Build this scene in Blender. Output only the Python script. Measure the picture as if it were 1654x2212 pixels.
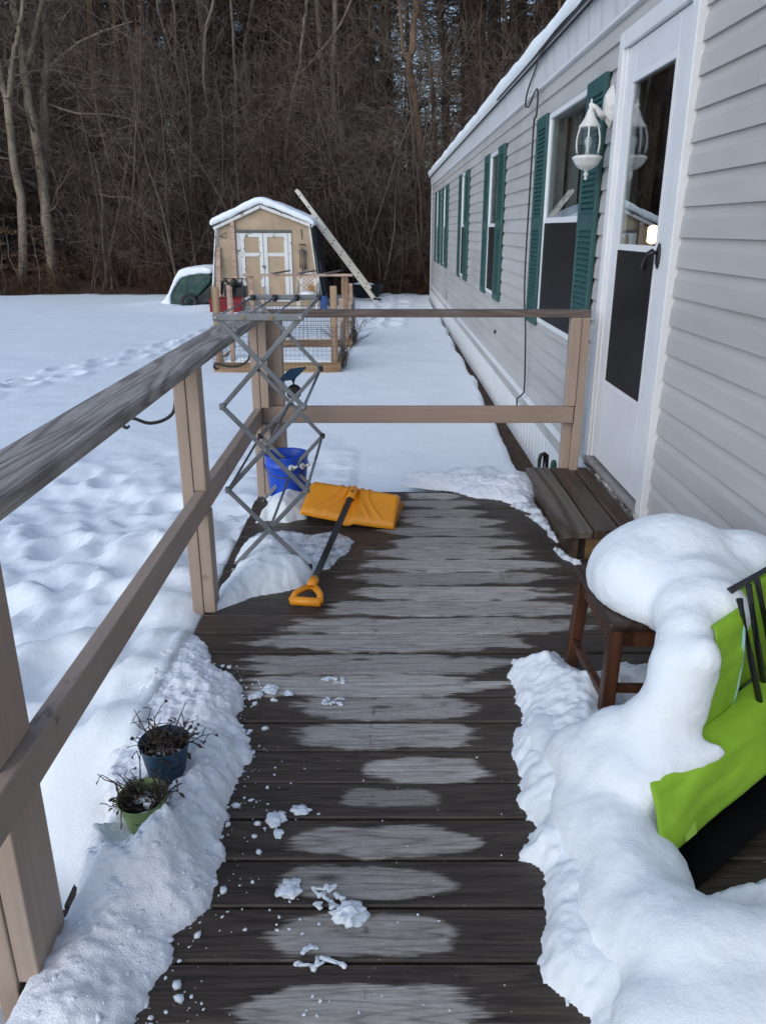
import bpy, bmesh, math, random
import numpy as np
from mathutils import Vector, Matrix

for o in list(bpy.data.objects): bpy.data.objects.remove(o)
SC = bpy.context.scene
COL = SC.collection
R = math.radians
PI = math.pi

# ------------------------------------------------------------------ camera
cd = bpy.data.cameras.new('camera'); cam = bpy.data.objects.new('camera', cd); COL.objects.link(cam)
cam.location = (0, 0, 1.43); cam.rotation_euler = (R(90 - 19.8), 0, 0)
cd.sensor_fit = 'VERTICAL'; cd.sensor_height = 24.0; cd.sensor_width = 24.0
cd.lens = 24.0 * 1700 / 2212; cd.clip_start = 0.02; cd.clip_end = 1000
SC.camera = cam

# ------------------------------------------------------------------ sky, sun, exposure
SUN_EL, SUN_ROT = R(34), R(218)
w = bpy.data.worlds.new('World'); SC.world = w; w.use_nodes = True
nt = w.node_tree; bg = nt.nodes['Background']
sky = nt.nodes.new('ShaderNodeTexSky'); sky.sky_type = 'NISHITA'; sky.sun_disc = False
sky.sun_elevation = SUN_EL; sky.sun_rotation = SUN_ROT; sky.altitude = 100
sky.air_density = 1.0; sky.dust_density = 0.9; sky.ozone_density = 0.75
nt.links.new(sky.outputs[0], bg.inputs[0]); bg.inputs[1].default_value = 0.13
sl = bpy.data.lights.new('sun', 'SUN'); sl.energy = 0.55; sl.angle = R(80); sl.color = (0.97, 0.98, 1.0)
sun = bpy.data.objects.new('sun', sl); COL.objects.link(sun); sun.location = (-8, -10, 12)
sdir = Vector((math.sin(SUN_ROT) * math.cos(SUN_EL), math.cos(SUN_ROT) * math.cos(SUN_EL), math.sin(SUN_EL)))
sun.rotation_euler = sdir.to_track_quat('Z', 'Y').to_euler()
vs = SC.view_settings; vs.view_transform = 'Standard'; vs.look = 'None'; vs.exposure = 0.66; vs.gamma = 1.0
vs.use_curve_mapping = False
SC.cycles.use_denoising = True
SC.cycles.max_bounces = 6; SC.cycles.diffuse_bounces = 3; SC.cycles.glossy_bounces = 3; SC.cycles.transparent_max_bounces = 12
SC.cycles.sample_clamp_indirect = 6; SC.cycles.use_adaptive_sampling = True; SC.cycles.adaptive_threshold = .02

# ------------------------------------------------------------------ noise
def _h(ix, iy, iz, s):
    n = (ix * 374761393 + iy * 668265263 + iz * 2147483647 + s * 974711) & 0xffffffff
    n = ((n ^ (n >> 13)) * 1274126177) & 0xffffffff
    n = ((n ^ (n >> 15)) * 2246822519) & 0xffffffff
    return ((n ^ (n >> 16)) & 0xffff) / 65535.0
def vn3(x, y, z, s=0):
    x = np.asarray(x, float); y = np.asarray(y, float); z = np.asarray(z, float)
    ix = np.floor(x).astype(np.int64); iy = np.floor(y).astype(np.int64); iz = np.floor(z).astype(np.int64)
    fx = x - ix; fy = y - iy; fz = z - iz
    u = fx * fx * (3 - 2 * fx); v = fy * fy * (3 - 2 * fy); t = fz * fz * (3 - 2 * fz)
    def L(a, b, k): return a + (b - a) * k
    c = [[[_h(ix + i, iy + j, iz + k, s) for k in (0, 1)] for j in (0, 1)] for i in (0, 1)]
    return L(L(L(c[0][0][0], c[1][0][0], u), L(c[0][1][0], c[1][1][0], u), v),
             L(L(c[0][0][1], c[1][0][1], u), L(c[0][1][1], c[1][1][1], u), v), t) * 2 - 1
def fbm(x, y, z=0.0, sc=1.0, octv=4, s=0, gain=.5):
    x = np.asarray(x, float); y = np.asarray(y, float); z = np.asarray(z, float) + 0 * x
    r = 0 * x; a = 1.0; tot = 0; f = sc
    for o in range(octv):
        ca, sa = math.cos(.6 * o), math.sin(.6 * o)
        r = r + a * vn3((x * ca - y * sa) * f + 17.3 * o, (x * sa + y * ca) * f - 9.1 * o, z * f + 3.7 * o, s + o)
        tot += a; a *= gain; f *= 2.03
    return r / tot
def sstep(a, b, x):
    t = np.clip((x - a) / (b - a), 0, 1); return t * t * (3 - 2 * t)

# ------------------------------------------------------------------ mesh builder and object helpers
def frame(d, up=Vector((0, 0, 1))):
    d = Vector(d).normalized()
    if abs(d.dot(up)) > .98: up = Vector((1, 0, 0))
    a = d.cross(up).normalized(); b = a.cross(d).normalized()
    return d, a, b
class MB:
    def __init__(s): s.v = []; s.f = []
    def add(s, vs_, fs):
        k = len(s.v); s.v.extend([tuple(p) for p in vs_]); s.f.extend([tuple(i + k for i in q) for q in fs]); return s
    def box(s, x0, x1, y0, y1, z0, z1):
        return s.add([(x0, y0, z0), (x1, y0, z0), (x1, y1, z0), (x0, y1, z0), (x0, y0, z1), (x1, y0, z1), (x1, y1, z1), (x0, y1, z1)],
                     [(0, 3, 2, 1), (4, 5, 6, 7), (0, 1, 5, 4), (1, 2, 6, 5), (2, 3, 7, 6), (3, 0, 4, 7)])
    def bar(s, p0, p1, w_, h_, up=(0, 0, 1)):
        p0, p1 = Vector(p0), Vector(p1); d, a, b = frame(p1 - p0, Vector(up))
        vs_ = [p + a * (i * w_ / 2) + b * (j * h_ / 2) for p in (p0, p1) for i, j in ((-1, -1), (1, -1), (1, 1), (-1, 1))]
        return s.add(vs_, [(3, 2, 1, 0), (4, 5, 6, 7), (0, 1, 5, 4), (1, 2, 6, 5), (2, 3, 7, 6), (3, 0, 4, 7)])
    def tube(s, pts, rad, n=6, cap=True):
        pts = [Vector(p) for p in pts]; m = len(pts)
        if not hasattr(rad, '__len__'): rad = [rad] * m
        vs_ = []; up = None
        for i, p in enumerate(pts):
            d = (pts[min(i + 1, m - 1)] - pts[max(i - 1, 0)])
            if d.length < 1e-9: d = Vector((0, 0, 1))
            d.normalize()
            if up is None: _, a, b = frame(d)
            else:
                a = up - d * up.dot(d)
                if a.length < 1e-6: _, a, b = frame(d)
                a.normalize(); b = d.cross(a)
            up = a
            for k in range(n):
                t = 2 * PI * k / n; vs_.append(p + (a * math.cos(t) + b * math.sin(t)) * rad[i])
        fs = [(i * n + k, i * n + (k + 1) % n, (i + 1) * n + (k + 1) % n, (i + 1) * n + k) for i in range(m - 1) for k in range(n)]
        if cap: fs += [tuple(reversed(range(n))), tuple(range((m - 1) * n, m * n))]
        return s.add(vs_, fs)
    def lathe(s, prof, c=(0, 0, 0), n=24, sq=1.0, closed=False):
        vs_ = [(c[0] + r * math.cos(2 * PI * k / n), c[1] + r * math.sin(2 * PI * k / n), c[2] + z) for r, z in prof for k in range(n)]
        fs = [(i * n + k, i * n + (k + 1) % n, (i + 1) * n + (k + 1) % n, (i + 1) * n + k) for i in range(len(prof) - 1) for k in range(n)]
        if not closed: fs += [tuple(reversed(range(n))), tuple(range((len(prof) - 1) * n, len(prof) * n))]
        return s.add(vs_, fs)
    def prism(s, poly, axis, a0, a1):
        # poly: 2D points (other two axes in order), extruded along axis
        def P(p, a): return {'x': (a, p[0], p[1]), 'y': (p[0], a, p[1]), 'z': (p[0], p[1], a)}[axis]
        n = len(poly)
        return s.add([P(p, a0) for p in poly] + [P(p, a1) for p in poly],
                     [tuple(range(n)), tuple(reversed(range(n, 2 * n)))] + [(i, i + n, (i + 1) % n + n, (i + 1) % n) for i in range(n)])
    def ball(s, c, r, sub=2, rot=None):
        bm = bmesh.new(); bmesh.ops.create_icosphere(bm, subdivisions=sub, radius=1)
        if not hasattr(r, '__len__'): r = (r, r, r)
        M = rot.to_matrix() if rot is not None else Matrix.Identity(3)
        vs_ = [Vector(c) + M @ Vector((v.co.x * r[0], v.co.y * r[1], v.co.z * r[2])) for v in bm.verts]
        fs = [tuple(v.index for v in f.verts) for f in bm.faces]; bm.free()
        return s.add(vs_, fs)
    def build(s, name, mat, parent=None, smooth=False, bevel=0.0, fix=True, loc=None, auto=None):
        off = Vector((0, 0, 0))
        q = parent
        while q is not None: off += q.location; q = q.parent
        if loc is not None: off = off + Vector(loc)
        me = bpy.data.meshes.new(name); me.from_pydata([(p[0] - off.x, p[1] - off.y, p[2] - off.z) for p in s.v], [], s.f); me.update()
        if fix:
            bm = bmesh.new(); bm.from_mesh(me); bmesh.ops.recalc_face_normals(bm, faces=bm.faces); bm.to_mesh(me); bm.free()
        return finish(name, me, mat, parent, smooth, bevel, loc)
def finish(name, me, mat, parent=None, smooth=False, bevel=0.0, loc=None):
    if me.materials: me.materials.clear()
    if mat is not None: me.materials.append(mat)
    if smooth: me.shade_smooth()
    o = bpy.data.objects.new(name, me); COL.objects.link(o)
    if parent is not None: o.parent = parent
    if loc is not None: o.location = loc
    if bevel:
        m = o.modifiers.new('bevel', 'BEVEL'); m.width = bevel; m.segments = 2; m.limit_method = 'ANGLE'; m.angle_limit = R(40)
    return o
def tag(o, label=None, cat=None, group=None, kind=None):
    if label: o['label'] = label
    if cat: o['category'] = cat
    if group: o['group'] = group
    if kind: o['kind'] = kind
    return o
def thing(name, label, cat, loc=(0, 0, 0), group=None):
    o = bpy.data.objects.new(name, None); COL.objects.link(o); o.location = loc; o.empty_display_size = .05
    return tag(o, label, cat, group)
def grid_mesh(X, Y, Z, keep=None):
    # arrays (n,m) -> mesh, optional face mask (n-1,m-1)
    n, m = X.shape
    idx = np.arange(n * m).reshape(n, m)
    q = np.stack([idx[:-1, :-1], idx[1:, :-1], idx[1:, 1:], idx[:-1, 1:]], -1)
    q = q[keep] if keep is not None else q.reshape(-1, 4)
    co = np.stack([X, Y, Z], -1).reshape(-1, 3)
    used = np.unique(q); mp = -np.ones(n * m, int); mp[used] = np.arange(len(used))
    me = bpy.data.meshes.new('grid'); me.from_pydata(co[used].tolist(), [], mp[q].tolist()); me.update()
    return me
def flip_up(me):
    bm = bmesh.new(); bm.from_mesh(me); bmesh.ops.recalc_face_normals(bm, faces=bm.faces)
    if sum(f.normal.z * f.calc_area() for f in bm.faces) < 0: bmesh.ops.reverse_faces(bm, faces=bm.faces)
    bm.to_mesh(me); bm.free(); return me
def remesh(mb, voxel, smooth=6, amp=.0, sc=10, amp2=0., sc2=60, seed=0, clampz=None):
    me = bpy.data.meshes.new('tmp'); me.from_pydata(mb.v, [], mb.f); me.update()
    bm = bmesh.new(); bm.from_mesh(me); bmesh.ops.recalc_face_normals(bm, faces=bm.faces); bm.to_mesh(me); bm.free()
    o = bpy.data.objects.new('tmp', me); COL.objects.link(o)
    m = o.modifiers.new('r', 'REMESH'); m.mode = 'VOXEL'; m.voxel_size = voxel
    if smooth:
        m = o.modifiers.new('s', 'SMOOTH'); m.factor = .5; m.iterations = smooth
    dg = bpy.context.evaluated_depsgraph_get(); dg.update()
    r = bpy.data.meshes.new_from_object(o.evaluated_get(dg)); bpy.data.objects.remove(o); bpy.data.meshes.remove(me)
    n = len(r.vertices); co = np.empty(n * 3); r.vertices.foreach_get('co', co); co = co.reshape(-1, 3)
    no = np.empty(n * 3); r.vertex_normals.foreach_get('vector', no); no = no.reshape(-1, 3)
    d = amp * fbm(co[:, 0], co[:, 1], co[:, 2], sc, 4, seed)
    if amp2: d = d + amp2 * fbm(co[:, 0], co[:, 1], co[:, 2], sc2, 3, seed + 9)
    co = co + no * d[:, None]
    if clampz is not None: co[:, 2] = np.maximum(co[:, 2], clampz)
    r.vertices.foreach_set('co', co.reshape(-1)); r.update()
    return r

# ------------------------------------------------------------------ materials
def nodes(name):
    m = bpy.data.materials.new(name); m.use_nodes = True
    t = m.node_tree; b = t.nodes['Principled BSDF']
    return m, t, b
class NT:
    def __init__(s, t): s.t = t
    def n(s, typ, **kw):
        x = s.t.nodes.new(typ)
        for k, v in kw.items():
            if k.startswith('i_'):
                key = k[2:]; key = int(key) if key.isdigit() else key.replace('_', ' ')
                x.inputs[key].default_value = v
            else: setattr(x, k, v)
        return x
    def l(s, a, b): s.t.links.new(a, b)
    def coord(s, kind='Object', scale=(1, 1, 1), loc=(0, 0, 0), rnd=False):
        c = s.n('ShaderNodeTexCoord'); mp = s.n('ShaderNodeMapping'); mp.inputs['Scale'].default_value = scale; mp.inputs['Location'].default_value = loc
        src = c.outputs[kind]
        if rnd:
            oi = s.n('ShaderNodeObjectInfo'); ml = s.n('ShaderNodeMath', operation='MULTIPLY'); ml.inputs[1].default_value = 37.0
            s.l(oi.outputs['Random'], ml.inputs[0]); va = s.n('ShaderNodeVectorMath', operation='ADD')
            s.l(src, va.inputs[0]); s.l(ml.outputs[0], va.inputs[1]); src = va.outputs[0]
        s.l(src, mp.inputs['Vector']); return mp.outputs[0]
    def noise(s, vec, scale, detail=4, rough=.55, dist=0):
        x = s.n('ShaderNodeTexNoise'); x.inputs['Scale'].default_value = scale; x.inputs['Detail'].default_value = detail
        x.inputs['Roughness'].default_value = rough; x.inputs['Distortion'].default_value = dist
        s.l(vec, x.inputs['Vector']); return x.outputs[0]
    def ramp(s, fac, stops):
        x = s.n('ShaderNodeValToRGB'); e = x.color_ramp.elements
        while len(e) < len(stops): e.new(.5)
        for i, (p, c) in enumerate(stops): e[i].position = p; e[i].color = (*c, 1) if len(c) == 3 else c
        s.l(fac, x.inputs[0]); return x.outputs[0]
    def mix(s, f, a, b, blend='MIX'):
        x = s.n('ShaderNodeMix', data_type='RGBA', blend_type=blend)
        for v, i in ((f, 0), (a, 6), (b, 7)):
            if hasattr(v, 'is_linked'): s.l(v, x.inputs[i])
            elif i == 0: x.inputs[0].default_value = v
            else: x.inputs[i].default_value = (*v, 1) if len(v) == 3 else v
        return x.outputs[2]
    def math(s, op, a, b=0.0, c=None, clamp=False):
        x = s.n('ShaderNodeMath', operation=op, use_clamp=clamp)
        for i, v in enumerate((a, b) if c is None else (a, b, c)):
            if hasattr(v, 'is_linked'): s.l(v, x.inputs[i])
            else: x.inputs[i].default_value = v
        return x.outputs[0]
    def bump(s, hgt, strength, dist, b, chain=None):
        x = s.n('ShaderNodeBump'); x.inputs['Strength'].default_value = strength; x.inputs['Distance'].default_value = dist
        s.l(hgt, x.inputs['Height'])
        if chain is not None: s.l(chain, x.inputs['Normal'])
        if b is not None: s.l(x.outputs[0], b.inputs['Normal'])
        return x.outputs[0]
def simple(name, c1, c2=None, scale=6, rough=.6, bump=.15, bscale=40, bdist=.003, stretch=(1, 1, 1), metal=0, lo=.35, hi=.65, spec=.5, rnd=True, detail=5):
    m, t, b = nodes(name); n = NT(t); v = n.coord('Object', stretch, rnd=rnd)
    c2 = c2 or tuple(x * .75 for x in c1)
    n.l(n.ramp(n.noise(v, scale, detail, .6), [(lo, c2), (hi, c1)]), b.inputs['Base Color'])
    b.inputs['Roughness'].default_value = rough; b.inputs['Metallic'].default_value = metal; b.inputs['Specular IOR Level'].default_value = spec
    if bump: n.bump(n.noise(v, bscale, 4), bump, bdist, b)
    return m
M = {}
def snow_mat(name, grain=1.0, col=(.86, .905, .93), dirt=0.0):
    m, t, b = nodes(name); n = NT(t); v = n.coord('Object')
    f = n.noise(v, 3.0, 4, .6)
    c = n.ramp(f, [(.3, tuple(x * .96 for x in col)), (.7, col)])
    if dirt:
        d = n.noise(v, 160, 2, .5); k = n.ramp(d, [(.70, (0, 0, 0)), (.78, (1, 1, 1))])
        c = n.mix(n.math('MULTIPLY', k, dirt), c, (.30, .27, .24))
    n.l(c, b.inputs['Base Color']); b.inputs['Roughness'].default_value = .62; b.inputs['Specular IOR Level'].default_value = .25
    b1 = n.bump(n.noise(v, 22, 5, .6), .35 * grain, .02, None)
    n.bump(n.noise(v, 190, 3, .7), .5 * grain, .004, b, b1)
    return m
M['snow'] = snow_mat('snow', .8)
M['snow_crumbly'] = snow_mat('snow_crumbly', 1.6, (.86, .88, .92), .25)
M['snow_smooth'] = snow_mat('snow_smooth', .75, (.86, .905, .93), .03)
M['snow_field'] = snow_mat('snow_field', .6, (.86, .905, .93))
def ice_mat():
    m, t, b = nodes('ice'); n = NT(t); v = n.coord('Object', rnd=True)
    n.l(n.ramp(n.noise(v, 30, 4), [(.3, (.62, .68, .74)), (.7, (.86, .89, .92))]), b.inputs['Base Color'])
    b.inputs['Roughness'].default_value = .3; b.inputs['Alpha'].default_value = 1; n.bump(n.noise(v, 60, 4), .5, .006, b); return m
M['ice'] = ice_mat()
def slush_mat():
    m, t, b = nodes('slush'); n = NT(t); v = n.coord('Object')
    f = n.noise(v, 26, 5, .6)
    n.l(n.ramp(f, [(.33, (.30, .33, .35)), (.62, (.80, .84, .88))]), b.inputs['Base Color'])
    n.l(n.ramp(f, [(.3, (.15,) * 3), (.7, (.6,) * 3)]), b.inputs['Roughness']); n.bump(f, .6, .012, b); return m
M['slush'] = slush_mat()

def deck_mat():
    # weathered boards: wet dark wood with a dry pale patch whose centre and length come from each board
    m, t, b = nodes('deck_wood'); n = NT(t)
    tc = n.n('ShaderNodeTexCoord'); sp = n.n('ShaderNodeSeparateXYZ'); n.l(tc.outputs['Object'], sp.inputs[0])
    v = n.coord('Object', (1, 1, 1), rnd=True)
    vs_ = n.coord('Object', (2.2, 30, 10), rnd=True); vf = n.coord('Object', (9, 110, 40), rnd=True); vk = n.coord('Object', (2.6, 9, 3), rnd=True)
    grain = n.noise(vs_, 2.2, 6, .65, .6); fine = n.noise(vf, 1.6, 4, .7)
    at = {}
    for k in ('dry_c', 'dry_w', 'dry_y', 'dry_h', 'dry_a'):
        a = n.n('ShaderNodeAttribute', attribute_type='OBJECT', attribute_name=k); at[k] = a.outputs['Fac']
    # elliptical distance to the dry patch with grain-following ragged ends
    jag = n.noise(n.coord('Object', (3.5, 75, 20), rnd=True), 2.0, 5, .75)
    blob = n.noise(n.coord('Object', (5, 14, 5), rnd=True), 1.3, 3, .5)
    dx = n.math('DIVIDE', n.math('SUBTRACT', sp.outputs[0], at['dry_c']), at['dry_w'])
    dy = n.math('DIVIDE', n.math('SUBTRACT', sp.outputs[1], at['dry_y']), at['dry_h'])
    d = n.math('SQRT', n.math('ADD', n.math('POWER', n.math('ABSOLUTE', dx), 2.6), n.math('POWER', n.math('ABSOLUTE', dy), 2.2)))
    d = n.math('ADD', d, n.math('MULTIPLY', n.math('SUBTRACT', jag, .5), .62))
    d = n.math('ADD', d, n.math('MULTIPLY', n.math('SUBTRACT', blob, .5), 1.0))
    dry = n.ramp(d, [(.80, (1, 1, 1)), (.94, (0, 0, 0))])
    dry = n.math('MULTIPLY', dry, at['dry_a'])
    ctr = n.noise(n.coord('Object', (.9, 13, 4), rnd=True), 1.0, 2, .5)
    ring = n.math('ABSOLUTE', n.math('SUBTRACT', n.math('FRACT', n.math('MULTIPLY', ctr, 13.0)), .5))
    rl = n.ramp(ring, [(.0, (.35, .33, .31)), (.16, (.85, .84, .83)), (.5, (1, 1, 1))])
    speck = n.ramp(n.noise(n.coord('Object', (16, 60, 30), rnd=True), 2.0, 4, .7), [(.3, (.55, .54, .53)), (.62, (1, 1, 1))])
    wetc = n.ramp(grain, [(.25, (.040, .029, .021)), (.5, (.080, .059, .043)), (.75, (.125, .094, .069))])
    dryc = n.ramp(grain, [(.2, (.32, .295, .262)), (.5, (.50, .468, .42)), (.8, (.61, .578, .525))])
    fr = n.ramp(fine, [(.35, (.45, .45, .45)), (.6, (1, 1, 1))])
    dryc = n.mix(.45, dryc, fr, 'MULTIPLY'); dryc = n.mix(.6, dryc, rl, 'MULTIPLY'); dryc = n.mix(.5, dryc, speck, 'MULTIPLY')
    wetc = n.mix(.35, wetc, fr, 'MULTIPLY'); wetc = n.mix(.7, wetc, rl, 'MULTIPLY'); wetc = n.mix(.5, wetc, speck, 'MULTIPLY')
    # knots: dark ovals
    vo = n.n('ShaderNodeTexVoronoi'); vo.inputs['Scale'].default_value = 1.0; vo.inputs['Randomness'].default_value = 1; n.l(vk, vo.inputs['Vector'])
    kn = n.ramp(vo.outputs['Distance'], [(.04, (1, 1, 1)), (.13, (0, 0, 0))])
    c = n.mix(dry, wetc, dryc)
    for jx in (-.275, .27):               # rusty damp marks where the boards are nailed down
        q_ = n.math('MULTIPLY', n.math('SUBTRACT', sp.outputs[0], jx), 26.0)
        sp_ = n.ramp(n.math('ADD', n.math('ABSOLUTE', q_), n.math('MULTIPLY', n.noise(n.coord('Object', (9, 26, 5), rnd=True), 1.8, 4, .6), 2.0)), [(.75 if jx < 0 else .65, (1, 1, 1)), (1.0, (0, 0, 0))])
        c = n.mix(n.math('MULTIPLY', sp_, .62), c, (.045, .031, .021))
    c = n.mix(n.math('MULTIPLY', kn, .75), c, (.022, .016, .012))
    oi = n.n('ShaderNodeObjectInfo'); br = n.math('MULTIPLY_ADD', oi.outputs['Random'], .35, .82)
    hs = n.n('ShaderNodeHueSaturation'); n.l(br, hs.inputs['Value']); n.l(c, hs.inputs['Color'])
    n.l(hs.outputs[0], b.inputs['Base Color'])
    n.l(n.math('MULTIPLY_ADD', dry, .35, .42), b.inputs['Roughness']); b.inputs['Specular IOR Level'].default_value = .35
    b1 = n.bump(grain, .35, .006, None); b2_ = n.bump(ring, .25, .003, None, b1); n.bump(fine, .45, .002, b, b2_)
    return m
M['deck'] = deck_mat()
def wood_mat(name, stops, rough=.7, axis='Y', rings=True, k=1.0, bump=.3, nscale=3):
    m, t, b = nodes(name); n = NT(t)
    sl_ = 1.5 if rings else .55
    st = {'Y': (9 * k, sl_ * k, 9 * k), 'X': (sl_ * k, 9 * k, 9 * k), 'Z': (9 * k, 9 * k, sl_ * k)}[axis]
    v = n.coord('Object', st, rnd=True)
    wv = n.n('ShaderNodeTexNoise'); wv.inputs['Scale'].default_value = 1.0; wv.inputs['Detail'].default_value = 0 if rings else 2; n.l(v, wv.inputs['Vector'])
    ring = n.math('FRACT', n.math('MULTIPLY', wv.outputs[0], 8.0 if rings else 5.0))
    ring = n.math('ABSOLUTE', n.math('SUBTRACT', ring, .5))
    fi = {'Y': (60, 4, 60), 'X': (4, 60, 60), 'Z': (60, 60, 4)}[axis]
    fine = n.noise(n.coord('Object', fi, rnd=True), 1.6, 5, .65)
    f = n.math('ADD', n.math('MULTIPLY', ring, .5 if rings else .9), n.math('MULTIPLY', fine, .72 if rings else .42))
    n.l(n.ramp(f, stops), b.inputs['Base Color']); b.inputs['Roughness'].default_value = rough; b.inputs['Specular IOR Level'].default_value = .3
    n.bump(f, bump, .004, b); return m
M['rail_top'] = wood_mat('weathered_rail', [(.26, (.105, .088, .076)), (.46, (.20, .174, .153)), (.72, (.33, .295, .265))], .75, 'Y', True, 1.0, .5)
def handrail_mat():
    m, t, b = nodes('weathered_handrail'); n = NT(t)
    big = n.noise(n.coord('Object', (8, .85, 8), loc=(3.1, 1.7, .4)), 1.0, 1.2, .5, .35)
    ring = n.math('ABSOLUTE', n.math('SUBTRACT', n.math('FRACT', n.math('MULTIPLY', big, 13.0)), .5))
    band = n.ramp(ring, [(.05, (1, 1, 1)), (.30, (0, 0, 0))])
    fine = n.noise(n.coord('Object', (130, 4.5, 130)), 1.5, 5, .7); blot = n.noise(n.coord('Object', (9, 3, 9)), 1.2, 4, .6)
    c = n.mix(n.math('MULTIPLY', band, .72), (.42, .385, .35), (.16, .138, .12))
    c = n.mix(.75, c, n.ramp(fine, [(.32, (.42, .40, .38)), (.58, (1, 1, 1))]), 'MULTIPLY')
    c = n.mix(n.math('MULTIPLY', n.ramp(blot, [(.5, (0, 0, 0)), (.75, (1, 1, 1))]), .35), c, (.10, .088, .078))
    n.l(c, b.inputs['Base Color']); b.inputs['Roughness'].default_value = .75; b.inputs['Specular IOR Level'].default_value = .25
    b1 = n.bump(fine, .6, .003, None); n.bump(ring, .3, .003, b, b1); return m
M['rail_top'] = handrail_mat()
M['rail_top_x'] = wood_mat('weathered_rail_far', [(.15, (.07, .052, .044)), (.5, (.14, .11, .095)), (.9, (.24, .20, .18))], .75, 'X', True, 1.0, .4)
def paint_wood(name, col, axis='Z', wear=.35, under=(.14, .11, .09), thr=.80):
    m, t, b = nodes(name); n = NT(t)
    fi = {'Y': (40, 2.5, 40), 'X': (2.5, 40, 40), 'Z': (40, 40, 2.5)}[axis]
    fine = n.noise(n.coord('Object', fi, rnd=True), 1.5, 5, .6); bl = n.noise(n.coord('Object', rnd=True), 7, 5, .65)
    c = n.ramp(fine, [(.3, tuple(x * .86 for x in col)), (.65, col)])
    chip = n.ramp(n.math('ADD', bl, n.math('MULTIPLY', fine, .25)), [(thr, (0, 0, 0)), (thr + .04, (1, 1, 1))])
    c = n.mix(n.math('MULTIPLY', chip, wear), c, under)
    dirt = n.ramp(n.noise(n.coord('Object', rnd=True), 2.2, 4, .6), [(.4, (0, 0, 0)), (.75, (1, 1, 1))])
    c = n.mix(n.math('MULTIPLY', dirt, .42), c, tuple(x * .6 for x in col))
    n.l(c, b.inputs['Base Color']); b.inputs['Roughness'].default_value = .6; n.bump(fine, .2, .002, b); return m
M['tan'] = paint_wood('tan_paint', (.42, .318, .248), 'Z', .5, (.14, .11, .09), .76); M['tan_y'] = paint_wood('tan_paint_rail', (.39, .298, .24), 'Y', .8, (.14, .11, .09), .75); M['tan_x'] = paint_wood('tan_paint_far', (.38, .275, .21), 'X')
M['step_dry'] = wood_mat('step_plank', [(.2, (.055, .042, .032)), (.5, (.12, .098, .078)), (.9, (.20, .17, .14))], .6, 'Y', False, .8)
M['step_wet'] = wood_mat('step_plank_wet', [(.2, (.035, .022, .014)), (.5, (.075, .050, .033)), (.9, (.12, .088, .062))], .4, 'Y', False, .8)
M['step_board'] = wood_mat('step_side', [(.2, (.10, .058, .025)), (.6, (.21, .13, .06)), (.9, (.27, .18, .09))], .6, 'X', False, .8)
M['dark_wood'] = simple('dark_damp_wood', (.055, .042, .034), (.02, .016, .013), 8, .7, .4, 60, .004)
def siding_mat():
    m, t, b = nodes('vinyl_siding'); n = NT(t)
    v = n.coord('Object', (1, 1, 1)); st = n.noise(n.coord('Object', (20, .6, .5)), 1.6, 4, .6)
    gr = n.noise(n.coord('Object', (1, .12, 1)), 3.5, 5, .65)
    c = n.ramp(gr, [(.25, (.385, .374, .362)), (.6, (.475, .463, .45)), (.8, (.505, .492, .48))])
    c = n.mix(n.math('MULTIPLY', n.ramp(st, [(.48, (0, 0, 0)), (.75, (1, 1, 1))]), .35), c, (.24, .23, .215))
    n.l(c, b.inputs['Base Color']); b.inputs['Roughness'].default_value = .55; b.inputs['Specular IOR Level'].default_value = .35
    n.bump(n.noise(n.coord('Object', (30, 3, 30)), 4, 3), .06, .002, b); return m
M['siding'] = siding_mat()
def streak_white(name, col=(.74, .75, .76), streak=(.36, .34, .30), amt=.5, sc=(9, 9, .7)):
    m, t, b = nodes(name); n = NT(t); v = n.coord('Object', sc)
    f = n.noise(v, 1.8, 5, .65); f2 = n.noise(n.coord('Object'), 1.6, 4, .6)
    k = n.math('MULTIPLY', n.ramp(f, [(.48, (0, 0, 0)), (.78, (1, 1, 1))]), amt)
    c = n.mix(k, n.ramp(f2, [(.3, tuple(x * .92 for x in col)), (.7, col)]), streak)
    n.l(c, b.inputs['Base Color']); b.inputs['Roughness'].default_value = .5; return m
M['fascia'] = streak_white('fascia_white', (.66, .67, .68), (.33, .32, .30), .55)
M['skirt'] = streak_white('skirting_white', (.72, .73, .73), (.35, .32, .26), .45)
M['white'] = simple('white_paint', (.76, .77, .78), (.70, .71, .72), 4, .4, .05, 30)
M['door_white'] = simple('door_white', (.74, .755, .78), (.69, .70, .72), 3, .35, .04, 20)
M['lamp_white'] = simple('lamp_white', (.72, .72, .70), (.58, .57, .54), 24, .4, .1, 60)
M['teal'] = simple('shutter_teal', (.024, .092, .088), (.019, .075, .072), 5, .5, .1, 40)
def worn_white():
    m, t, b = nodes('peeling_white'); n = NT(t); v = n.coord('Object', (1, 1, 1), rnd=True)
    f = n.noise(n.coord('Object', (12, 3, 12), rnd=True), 2.2, 6, .7)
    n.l(n.ramp(f, [(.46, (.045, .04, .037)), (.52, (.19, .17, .15)), (.56, (.62, .62, .60))]), b.inputs['Base Color']); b.inputs['Roughness'].default_value = .7
    n.bump(f, .6, .004, b); return m
M['peel'] = worn_white()
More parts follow.
